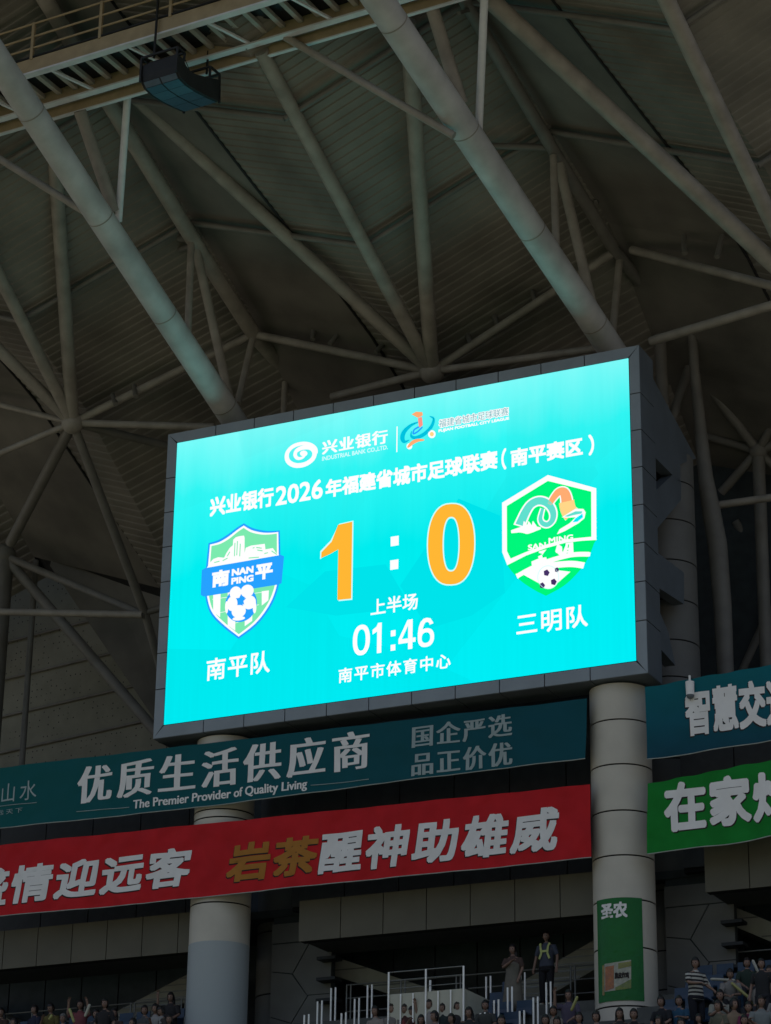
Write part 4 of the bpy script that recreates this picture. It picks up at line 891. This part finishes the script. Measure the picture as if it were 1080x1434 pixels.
def head_mesh(mb, c, yaw=0., tilt=0.):
    """skull with brow, nose, chin and ears, facing -y"""
    su, sv = 20, 14; v = []; f = []; R = Matrix.Rotation(yaw, 3, 'Z') @ Matrix.Rotation(tilt, 3, 'X')
    for j in range(sv + 1):
        th = math.pi * j / sv
        for i in range(su):
            ph = 2 * math.pi * i / su; x = math.sin(th) * math.cos(ph); y = math.sin(th) * math.sin(ph); z = math.cos(th)
            p = Vector((.076 * x, .095 * y, .118 * z))
            if z < -.1: p.x *= 1 - .35 * (-z - .1); p.y *= 1 - (.12 if y < 0 else .4) * (-z - .1)
            if y < -.75 and abs(x) < .28: p.y -= .022 * max(0, 1 - abs(x) / .28) * max(0, 1 - abs(z + .12) / .3)
            if y < -.6 and abs(z - .1) < .14 and .2 < abs(x) < .6: p.y += .008
            v.append(Vector(c) + R @ p)
    for j in range(sv):
        for i in range(su): f.append((j * su + i, (j + 1) * su + i, (j + 1) * su + (i + 1) % su, j * su + (i + 1) % su))
    mb.add(v, f)
    for s in (-1, 1): mb.ball(Vector(c) + R @ Vector((s * .078, .012, -.005)), .03, 8, 6, sc=(.35, .6, 1))
    return R
_pose = {}
def make_pose(key):
    if key in _pose: return _pose[key]
    sit = key.startswith('sit'); zo = 0 if sit else .42      # spine base lift when standing
    lean = {'sit_lean': .10, 'sit_turn': .02}.get(key, .03 if sit else 0)
    hip = Vector((0, .02, .50 + zo + (.02 if not sit else 0))); wa = hip + Vector((0, -.0, .18)); ch = hip + Vector((0, -lean, .42)); nb = hip + Vector((0, -lean * 1.3, .56)); hd = nb + Vector((0, -.025, .17))
    yaw, tilt = {'sit_turn': (.6, 0), 'sit_lean': (0, .25), 'sit_phone': (-.2, .35), 'stand_away': (-.9, .1), 'sit_clap': (-.3, 0), 'stand_watch': (.15, 0)}.get(key, (0.05, .05))
    V = [hip, wa, ch, nb, nb + Vector((0, -.015, .08))]; Ed = [(0, 1), (1, 2), (2, 3), (3, 4)]; Ra = [.13, .12, .125, .06, .055]
    def add(p, parent, r): V.append(Vector(p)); Ra.append(r); Ed.append((parent, len(V) - 1)); return len(V) - 1
    legs = []
    for s in (-1, 1):
        h = add(hip + Vector((s * .10, 0, -.02)), 0, .095)
        if sit: kn = Vector((s * .14, -.43, .52)); an = Vector((s * .13, -.40, .10))
        else: kn = Vector((s * .10, -.02, .50)); an = Vector((s * .11, .03, .09))
        k = add(kn, h, .065); a_ = add(an, k, .042); add(an + Vector((0, -.14, -.05)), a_, .036); legs.append([hip + Vector((s * .095, 0, -.01)), kn, an + Vector((0, 0, .02))])
    arms = []; hands = []
    P = {'sit': [((-.25, -.06, .28), (-.10, -.30, .12)), ((.25, -.06, .28), (.10, -.30, .12))],
         'sit_raise': [((-.30, -.14, .46), (-.27, -.22, .74)), ((.25, -.06, .28), (.12, -.30, .14))],
         'sit_up': [((-.30, -.12, .48), (-.24, -.20, .76)), ((.30, -.12, .48), (.26, -.20, .74))],
         'sit_clap': [((-.24, -.16, .26), (-.05, -.34, .38)), ((.24, -.16, .26), (.04, -.33, .36))],
         'sit_phone': [((-.22, -.14, .24), (-.06, -.32, .42)), ((.25, -.06, .26), (.10, -.30, .12))],
         'sit_turn': [((-.26, -.02, .27), (-.14, -.26, .10)), ((.27, -.10, .30), (.22, -.34, .30))],
         'sit_lean': [((-.24, -.16, .24), (-.10, -.40, .16)), ((.24, -.16, .24), (.08, -.40, .18))],
         'stand_watch': [((-.27, .02, .26), (-.30, -.06, .0)), ((.27, .02, .26), (.28, -.08, .0))],
         'stand_fold': [((-.22, -.10, .30), (.05, -.24, .40)), ((.25, .0, .28), (.20, -.10, .06))],
         'stand_away': [((-.24, -.08, .28), (-.10, -.24, .26)), ((.26, -.04, .27), (.28, -.22, .16))]}[key]
    for s, (el, wr) in zip((-1, 1), P):
        sh = ch + Vector((s * .175, .0, .06)); e_ = hip + Vector(el) + Vector((0, -lean * .8, 0)); w_ = hip + Vector(wr) + Vector((0, -lean, 0))
        i0 = add(sh, 2, .065); i1 = add(e_, i0, .043); i2 = add(w_, i1, .030)
        d = (w_ - e_).normalized(); side = d.cross(Vector((0, 0, 1)));  side = side.normalized() if side.length > .1 else Vector((1, 0, 0)); nrm = d.cross(side)
        pl = add(w_ + d * .07, i2, .026)
        for q, (o_, L) in enumerate(((-.030, .062), (-.010, .075), (.010, .072), (.030, .055))):
            b_ = add(w_ + d * .105 + side * o_ * .9, pl, .0095); add(w_ + d * (.105 + L * .55) + side * o_ + nrm * .012, b_, .009); add(w_ + d * (.105 + L * .85) + side * o_ + nrm * .036, len(V) - 1, .0075)
        t_ = add(w_ + d * .05 + side * .035 * -s, i2, .011); add(w_ + d * .09 + side * .052 * -s + nrm * .012, t_, .009)
        arms.append([sh, e_, w_]); hands.append(w_ + d * .1)
    bv, bf = skin_mesh(V, Ed, Ra); mb = MB().add(bv, bf); R = head_mesh(mb, hd, yaw, tilt)
    def mesh(m, nm):
        me = bpy.data.meshes.new(nm); me.from_pydata(m.v, [], m.f); me.materials.append(M['skin'])
        for p in me.polygons: p.use_smooth = True
        return me
    D = {'hands': hands, 'head': hd, 'R': R, 'ch': ch, 'hip': hip}
    D['body'] = mesh(mb, 'body')
    m = MB(); loft(m, [(hip + Vector((0, 0, -.07)), .185, .135), (hip + Vector((0, 0, .05)), .180, .135), (wa, .165, .125), (hip.lerp(ch, .75), .185, .132), (ch + Vector((0, .0, .03)), .195, .125), (ch + Vector((0, 0, .09)), .175, .105), (nb + Vector((0, .005, -.02)), .095, .08), (nb + Vector((0, 0, .02)), .066, .066)])
    for sh, e_, w_ in arms: m.tube([sh + (Vector((0, 0, 0)) - sh + ch) * .25, sh, sh.lerp(e_, .55), sh.lerp(e_, .86)], [.075, .082, .066, .064], 12)
    D['shirt'] = mesh(m, 'shirt')
    m = MB(); loft(m, [(hip + Vector((0, -.0, -.12)), .17, .13), (hip + Vector((0, 0, -.03)), .188, .138), (hip + Vector((0, 0, .05)), .178, .132)])
    for l in legs: m.tube([l[0], l[0].lerp(l[1], .5), l[1], l[1].lerp(l[2], .5), l[2]], [.105, .095, .080, .070, .062], 12)
    D['trousers'] = mesh(m, 'trousers')
    for nm, long in (('hair', False), ('long_hair', True)):
        m = MB(); su, sv = 22, 14; v = []; f = []
        for j in range(sv + 1):
            th = math.pi * j / sv
            for i in range(su):
                ph = 2 * math.pi * i / su; x = math.sin(th) * math.cos(ph); y = math.sin(th) * math.sin(ph); z = math.cos(th)
                w_ = 1 + .05 * math.sin(5 * ph + 3 * th) + .03 * math.sin(11 * ph)
                v.append(hd + R @ (Vector((.092 * x, .114 * y + .006, .142 * z + .004)) * w_))
        for j in range(sv):
            for i in range(su):
                th = math.pi * (j + .5) / sv; ph = 2 * math.pi * (i + .5) / su; y = math.sin(th) * math.sin(ph); z = math.cos(th)
                if (z > .34) or (y > -.22 - (0 if not long else .25) and z > -.35) or (y > .3 and z > -.7): f.append((j * su + i, (j + 1) * su + i, (j + 1) * su + (i + 1) % su, j * su + (i + 1) % su))
        m.add(v, f)
        if long: loft(m, [(hd + Vector((0, .075, -.30)), .085, .03), (hd + Vector((0, .075, -.16)), .105, .045), (hd + Vector((0, .055, -.02)), .098, .06), (hd + Vector((0, .045, .08)), .07, .05)], 14)
        D[nm] = mesh(m, nm)
    for nm, s in (('eye_a', -1), ('eye_b', 1)):
        m = MB().ball(hd + R @ Vector((s * .031, -.082, .012)), .0125, 8, 6, sc=(1.2, .6, .7)); D[nm] = mesh(m, 'eye')
    D['mouth'] = mesh(MB().ball(hd + R @ Vector((0, -.084, -.062)), .02, 8, 5, sc=(1.1, .35, .3)), 'mouth')
    for q, (nm, s) in enumerate((('shoe_a', -1), ('shoe_b', 1))):
        an = legs[q][2]; D[nm] = mesh(MB().ball(Vector((an.x, an.y - .06, .045)), .1, 12, 8, sc=(.46, 1.35, .48)), 'shoe')
    _pose[key] = D; return D
_cl = {}
def cloth(c, kind='cloth'):
    c = tuple(.62 * x for x in c)
    k = tuple(round(x, 3) for x in c)
    if k not in _cl: _cl[k] = mat('garment_cloth', c, .85, var=.14, scale=8)
    return _cl[k]
def child(name, me, m, root):
    o = bpy.data.objects.new(name, me); COL.objects.link(o); o.parent = root; o.material_slots[0].link = 'OBJECT'; o.material_slots[0].material = m; return o
def seat_root(a, k, label=None):
    n = ROWP * k + .12
    if 'seat' not in _pose:
        m = MB(); m.prism([(-.21, -.22, .40), (-.21, .20, .40), (-.21, .20, .43), (-.21, -.24, .44)], (.42, 0, 0)); pan = m
        me = bpy.data.meshes.new('seat_pan'); me.from_pydata(m.v, [], m.f); me.materials.append(M['seat'])
        b = MB(); pts = [(-.21, .20, .43), (-.21, .27, .62), (-.21, .28, .80), (-.21, .25, .80), (-.21, .24, .62), (-.21, .17, .43)]; b.prism(pts, (.42, 0, 0))
        mb_ = bpy.data.meshes.new('backrest'); mb_.from_pydata(b.v, [], b.f); mb_.materials.append(M['seat'])
        p = MB(); p.box((0, .05, .2), (.06, .06, .40)); p.box((0, .05, .015), (.16, .16, .03)); mp = bpy.data.meshes.new('pedestal'); mp.from_pydata(p.v, [], p.f); mp.materials.append(M['rail'])
        _pose['seat'] = (me, mb_, mp)
    t = thing('stadium_seat', (a, n, floor_z(k)), label or 'blue plastic spectator seat on the grey terrace', 'seat', 'blue spectator seats on the terrace')
    for nm, me in zip(('seat_pan', 'backrest', 'pedestal'), _pose['seat']):
        o = bpy.data.objects.new(nm, me); COL.objects.link(o); o.parent = t
    return t
SEATS = []
def person(hx, hy, pose, shirt, label, pants=(.03, .035, .05), hair='hair', hcol='hair', face=0., skin='skin', row=None, sit=None, scale=1.):
    D = make_pose(pose); isit = pose.startswith('sit'); hh = D['head'].z * scale
    z0 = hn(hx, hy, 0).z; slope = hn(hx, hy, 1).z - z0
    n = (z0 - hh - 14.1) / (.525 - slope); k = row if row is not None else max(-8, min(2, round(n / ROWP)))
    zf = floor_z(k); n = ROWP * k + (.08 if isit else -.05)
    p = hn(hx, hy, n)
    rr = random.Random(label); scale *= rr.uniform(.95, 1.05); face += rr.uniform(-.45, .45) if isit else 0
    t = thing('person', (p.x, n, zf), label, 'person', 'spectators on the terrace'); t.rotation_euler.z = -YAW + face; t.scale = (scale,) * 3
    child('body', D['body'], M[skin], t); child('shirt', D['shirt'], cloth(shirt), t); child('trousers', D['trousers'], cloth(pants), t); child('hair', D[hair], M[hcol], t)
    for e in ('eye_a', 'eye_b'): child('eye', D[e], M['eye'], t)
    child('mouth', D['mouth'], M['lip'], t)
    for e in ('shoe_a', 'shoe_b'): child('shoe', D[e], M['box'] if hash(label) % 2 else M['dark'], t)
    if isit: SEATS.append((p.x, k)); seat_root(p.x, k)
    return t, D, (p.x, n, zf)
def clapper(p0, p1, label, m='stick', r=.035):
    """inflated noise stick between two photo points on the plane n"""
    a, b = Vector(p0), Vector(p1); d = (b - a)
    o = MB().tube([a, a + d * .03, a + d * .1, a + d * .9, a + d * .97, b], [r * .3, r * .8, r, r, r * .8, r * .3], 12).out('inflated_clapper', M[m], base=a, smooth=True)
    tag(o, label, 'clapper', 'inflated noise sticks in the crowd'); return o
BLK = (.018, .018, .022); WHT = (.62, .62, .60); NVY = (.03, .04, .09); GRY = (.20, .21, .22)
M['skin_b'] = mat('skin_tanned', (.28, .155, .10), .55, var=.08, scale=20)
PP = [
 # left strip
 (3, 1414, 'sit_turn', (.10, .06, .04), 'person with dark hair at the far left bottom corner beside a pale stair', {'hair': 'long_hair'}),
 (50, 1419, 'sit', NVY, 'person in a navy top seated near the bottom left corner', {}),
 (72, 1418, 'sit_phone', (.24, .20, .05), 'person in an olive mustard top holding something up to the chin', {}),
 (90, 1419, 'sit', WHT, 'grey haired person in a white top at the bottom left', {'hcol': 'hair2'}),
 (113, 1416, 'sit_up', (.42, .12, .14), 'person in a pink top raising both arms with noise sticks', {}),
 (135, 1424, 'sit', (.06, .07, .08), 'person in dark clothes just right of the pink top', {}),
 (147, 1408, 'stand_watch', (.03, .03, .035), 'person in black standing behind the row left of the blue seats', {}),
 (204, 1410, 'sit_turn', (.14, .16, .17), 'person in a grey top with short hair on the row below the left stair flight', {}),
 (219, 1419, 'sit', WHT, 'person in a bright white top at the bottom, left of the left white column', {'hair': 'long_hair'}),
 (228, 1408, 'sit_phone', (.10, .09, .08), 'person in a brown top leaning to the phone behind the bright white top', {}),
 (240, 1400, 'sit_raise', (.05, .05, .055), 'person in black with one arm up close to the left white column', {'hair': 'long_hair'}),
 (238, 1424, 'sit', (.30, .28, .27), 'person in a pale grey top in the lowest row beside the left white column', {}),
 (188, 1426, 'sit_clap', (.10, .10, .13), 'person in a dark grey top clapping in the lowest row left', {}),
 (22, 1426, 'sit_clap', (.09, .05, .05), 'person in maroon in the lowest row near the bottom left corner', {}),
 (160, 1425, 'sit', (.16, .10, .09), 'person in a dull rose top in the lowest row left of centre', {'hair': 'long_hair'}),
 # centre
 (527, 1412, 'sit', (.55, .50, .45), 'person in a cream top seated left of the white parapet', {}),
 (549, 1417, 'sit_turn', (.36, .34, .32), 'person in pale grey at the left foot of the white parapet', {}),
 (569, 1420, 'sit', (.10, .03, .03), 'dark haired person in a maroon top in front of the white parapet', {}),
 (577, 1413, 'sit_phone', (.30, .05, .05), 'person in a red top in front of the white parapet', {}),
 (590, 1420, 'sit', (.16, .08, .07), 'person in a brown top in front of the middle of the parapet', {'hair': 'long_hair'}),
 (604, 1409, 'sit_raise', (.55, .52, .50), 'person in a white top with black hair holding a dark stick up before the parapet', {}),
 (622, 1414, 'sit', (.03, .06, .06), 'person in a dark teal top in front of the right half of the parapet', {'hair': 'long_hair'}),
 (634, 1424, 'sit', (.06, .22, .38), 'person in a bright blue top in the lowest row under the parapet', {}),
 (641, 1411, 'sit_turn', (.05, .05, .06), 'person in black at the right end of the parapet', {}),
 (653, 1398, 'sit', (.18, .17, .08), 'person in olive seated right beside the parapet end', {}),
 (680, 1405, 'sit', (.10, .11, .10), 'person in a dark green grey top right of the parapet below the lone post pair', {}),
 (610, 1427, 'sit_clap', (.38, .30, .30), 'person in a pale pink top in the lowest row under the parapet', {}),
 (658, 1427, 'sit', (.04, .045, .05), 'person in black in the lowest row right of the bright blue top', {'hair': 'long_hair'}),
 (703, 1427, 'sit', (.06, .06, .07), 'person in charcoal at the bottom beside the aisle steps', {}),
 # around the guard and aisle
 (776, 1407, 'sit_turn', (.50, .44, .36), 'person with a flushed face in a cream top near the foot of the standing guard', {'skin': 'skin_b'}),
 (765, 1427, 'sit', (.16, .08, .07), 'dark haired person in brown in the lowest row below the standing guard', {}),
 (780, 1428, 'sit_clap', (.10, .06, .07), 'person in a plum top in the lowest row left of the right white column', {}),
 (797, 1402, 'sit_raise', (.16, .14, .22), 'person in a lilac grey top raising a noise stick left of the right column', {'hair': 'long_hair'}),
 (812, 1424, 'sit', (.40, .36, .34), 'person in pale grey at the bottom left of the right column', {}),
 (836, 1424, 'sit', (.35, .33, .30), 'person in a beige top in front of the left edge of the right column', {}),
 (868, 1429, 'sit', (.05, .05, .05), 'long haired person in black in front of the middle of the right column', {'hair': 'long_hair'}),
 (888, 1418, 'sit', BLK, 'short haired person in a black top in front of the right column', {}),
 # right block
 (927, 1398, 'sit', (.02, .025, .035), 'person in a black tee seated right beside the right white column', {'pants': (.30, .24, .20)}),
 (952, 1403, 'sit_turn', (.02, .13, .26), 'person in a blue jersey right of the black tee', {}),
 (980, 1419, 'sit', (.18, .28, .36), 'child in a pale blue top below the standing striped shirt', {'scale': .85}),
 (1008, 1392, 'sit_clap', (.48, .50, .42), 'person in white with a green panel clapping, middle of the right block', {}),
 (1008, 1419, 'sit', (.22, .22, .15), 'person wearing khaki in the lowest rows of the right block', {}),
 (1028, 1412, 'sit_turn', (.42, .32, .22), 'long haired person in a tan striped top in the right block', {'hair': 'long_hair'}),
 (1022, 1360, 'sit_lean', (.46, .45, .42), 'person in a white shirt leaning over a level noise stick in the upper right block', {}),
 (1064, 1378, 'sit', (.60, .58, .54), 'person in a bright white tee holding a long yellow noise stick', {'skin': 'skin_b'}),
 (1066, 1412, 'sit', (.36, .42, .42), 'person in pale mint in the lower right corner', {'hair': 'long_hair'}),
 (1046, 1352, 'sit', (.03, .07, .05), 'person in dark green in the upper rows at the right edge', {}),
 (1066, 1340, 'stand_watch', (.03, .035, .04), 'person in black standing in the shade at the upper right', {}),
 (1079, 1360, 'sit', (.40, .32, .24), 'person in sand colour cut by the right edge of the frame', {}),
 (1090, 1385, 'sit', (.50, .50, .48), 'person in white cut by the right edge, lower than the sand coloured one', {}),
 (1048, 1402, 'sit_clap', (.28, .03, .12), 'person in magenta between the tan stripes and the pale mint', {}),
 (1043, 1428, 'sit', (.12, .12, .12), 'person in dark grey in the lowest row of the right block', {}),
 (955, 1428, 'sit', (.05, .12, .16), 'person in dark teal in the lowest row right of the right column', {}),
 (925, 1427, 'sit', (.30, .28, .26), 'person in pale grey in the lowest row right of the right column', {'hair': 'long_hair'}),
]
for x, y, pose, c, lab, kw in PP: person(x, y, pose, c, lab, **kw)
# the guard in a reflective harness, the woman beside him, the standing striped shirt
t, D, b = person(765, 1319, 'stand_watch', (.12, .14, .20), 'person in dark uniform with yellow reflective harness standing atop the aisle', (.012, .013, .02), row=2)
M['reflex'] = mat('reflective_yellow', (.62, .68, .22), .5, var=.05); 
m = MB(); ch = D['ch']
for s in (-1, 1):
    pts = [ch + Vector((s * .12, -.10, .14)), ch + Vector((s * .095, -.145, .04)), ch + Vector((s * .075, -.148, -.10)), ch + Vector((s * .13, -.145, -.24))]
    for p, q in zip(pts, pts[1:]): m.bar(p, q, .05, .014, up=Vector((0, 1, 0)))
m.bar(ch + Vector((-.08, -.150, -.06)), ch + Vector((.08, -.150, -.06)), .014, .05)
me = bpy.data.meshes.new('reflective_harness'); me.from_pydata(m.v, [], m.f); me.materials.append(M['reflex']); child('reflective_harness', me, M['reflex'], t)
t, D, b = person(718, 1338, 'stand_fold', (.16, .10, .08), 'woman like figure in a long beige dress standing left of the guard', (.2, .17, .13), hair='long_hair', row=1)
t['label'] = 'person with long hair in a long beige dress standing left of the guard'
m = MB(); hp = D['hip']; loft(m, [(Vector((0, 0, .12)), .30, .24), (Vector((0, .01, .45)), .25, .2), (hp, .2, .16), (hp + Vector((0, 0, .2)), .172, .14), (hp + Vector((0, 0, .36)), .195, .142), (hp + Vector((0, 0, .42)), .17, .13)])
me = bpy.data.meshes.new('dress'); me.from_pydata(m.v, [], m.f); me.materials.append(cloth((.32, .30, .24)))
for p in me.polygons: p.use_smooth = True
child('dress', me, cloth((.32, .30, .24)), t)
t, D, b = person(974, 1349, 'stand_away', (.40, .40, .36), 'person in a black and white striped shirt and black trousers standing turned to the side', (.012, .014, .025), face=.9)
M['stripes'] = mat('striped_cloth', (.4, .4, .36), .85, var=0); tt = M['stripes'].node_tree
tc = tt.nodes.new('ShaderNodeTexCoord'); sp = tt.nodes.new('ShaderNodeSeparateXYZ'); ma = tt.nodes.new('ShaderNodeMath'); ma.operation = 'MULTIPLY'; ma.inputs[1].default_value = 11.5; fr = tt.nodes.new('ShaderNodeMath'); fr.operation = 'FRACT'; gt = tt.nodes.new('ShaderNodeMath'); gt.operation = 'GREATER_THAN'; gt.inputs[1].default_value = .52
mx = tt.nodes.new('ShaderNodeMix'); mx.data_type = 'RGBA'; mx.inputs['A'].default_value = (.35, .35, .31, 1); mx.inputs['B'].default_value = (.012, .012, .015, 1)
for a, b_ in ((tc.outputs['Object'], sp.inputs[0]), (sp.outputs[2], ma.inputs[0]), (ma.outputs[0], fr.inputs[0]), (fr.outputs[0], gt.inputs[0]), (gt.outputs[0], mx.inputs['Factor']), (mx.outputs['Result'], tt.nodes['Principled BSDF'].inputs['Base Color'])): tt.links.new(a, b_)
for o in t.children:
    if o.name.startswith('shirt'): o.material_slots[0].material = M['stripes']
# noise sticks
for (x0, y0, x1, y1, n, lab, m_) in (
    (97, 1412, 104, 1432, -3.0, 'dark olive noise stick held up left of the pink top', 'stick'), (126, 1406, 119, 1424, -3.0, 'pale yellow noise stick held up right of the pink top', 'stick2'),
    (73, 1421, 69, 1428, -3.0, 'short yellow noise stick in front of the mustard top', 'stick'), (809, 1395, 800, 1416, -2.2, 'yellow green noise stick raised left of the right column', 'stick'),
    (995, 1371, 1030, 1373, -.3, 'noise stick held level by the leaning white shirt', 'stick2'), (1024, 1376, 1050, 1398, -.9, 'long yellow noise stick slanting down across the right block', 'stick'),
    (1050, 1398, 1077, 1430, -1.4, 'second long yellow noise stick continuing to the lower right corner', 'stick'), (1054, 1344, 1062, 1362, .6, 'pale noise stick raised at the upper right', 'stick2'),
    (987, 1368, 995, 1383, -.6, 'thin pale noise stick hanging beside the striped shirt', 'stick2')):
    clapper(hn(x0, y0, n), hn(x1, y1, n), lab, m_)
# cap on one head
# empty seats fill the rows where the photo shows blue
for k in range(-6, 3):
    for a0, a1 in ((-12.4, -6.6), (2.5, 3.6), (7.6, 12.2)) if k > -3 else ((-12.4, -6.6), (-.6, 2.6), (7.2, 12.2)):
        a = a0
        while a < a1:
            x, y = proj((a, ROWP * k, floor_z(k) + .7))
            if -20 < x < 1100 and y < 1455 and all(abs(a - q) > .47 for q, kk in SEATS if kk == k) and not (k >= 1 and 3.0 < a < 5):
                SEATS.append((a, k)); seat_root(a, k)
            a += .53
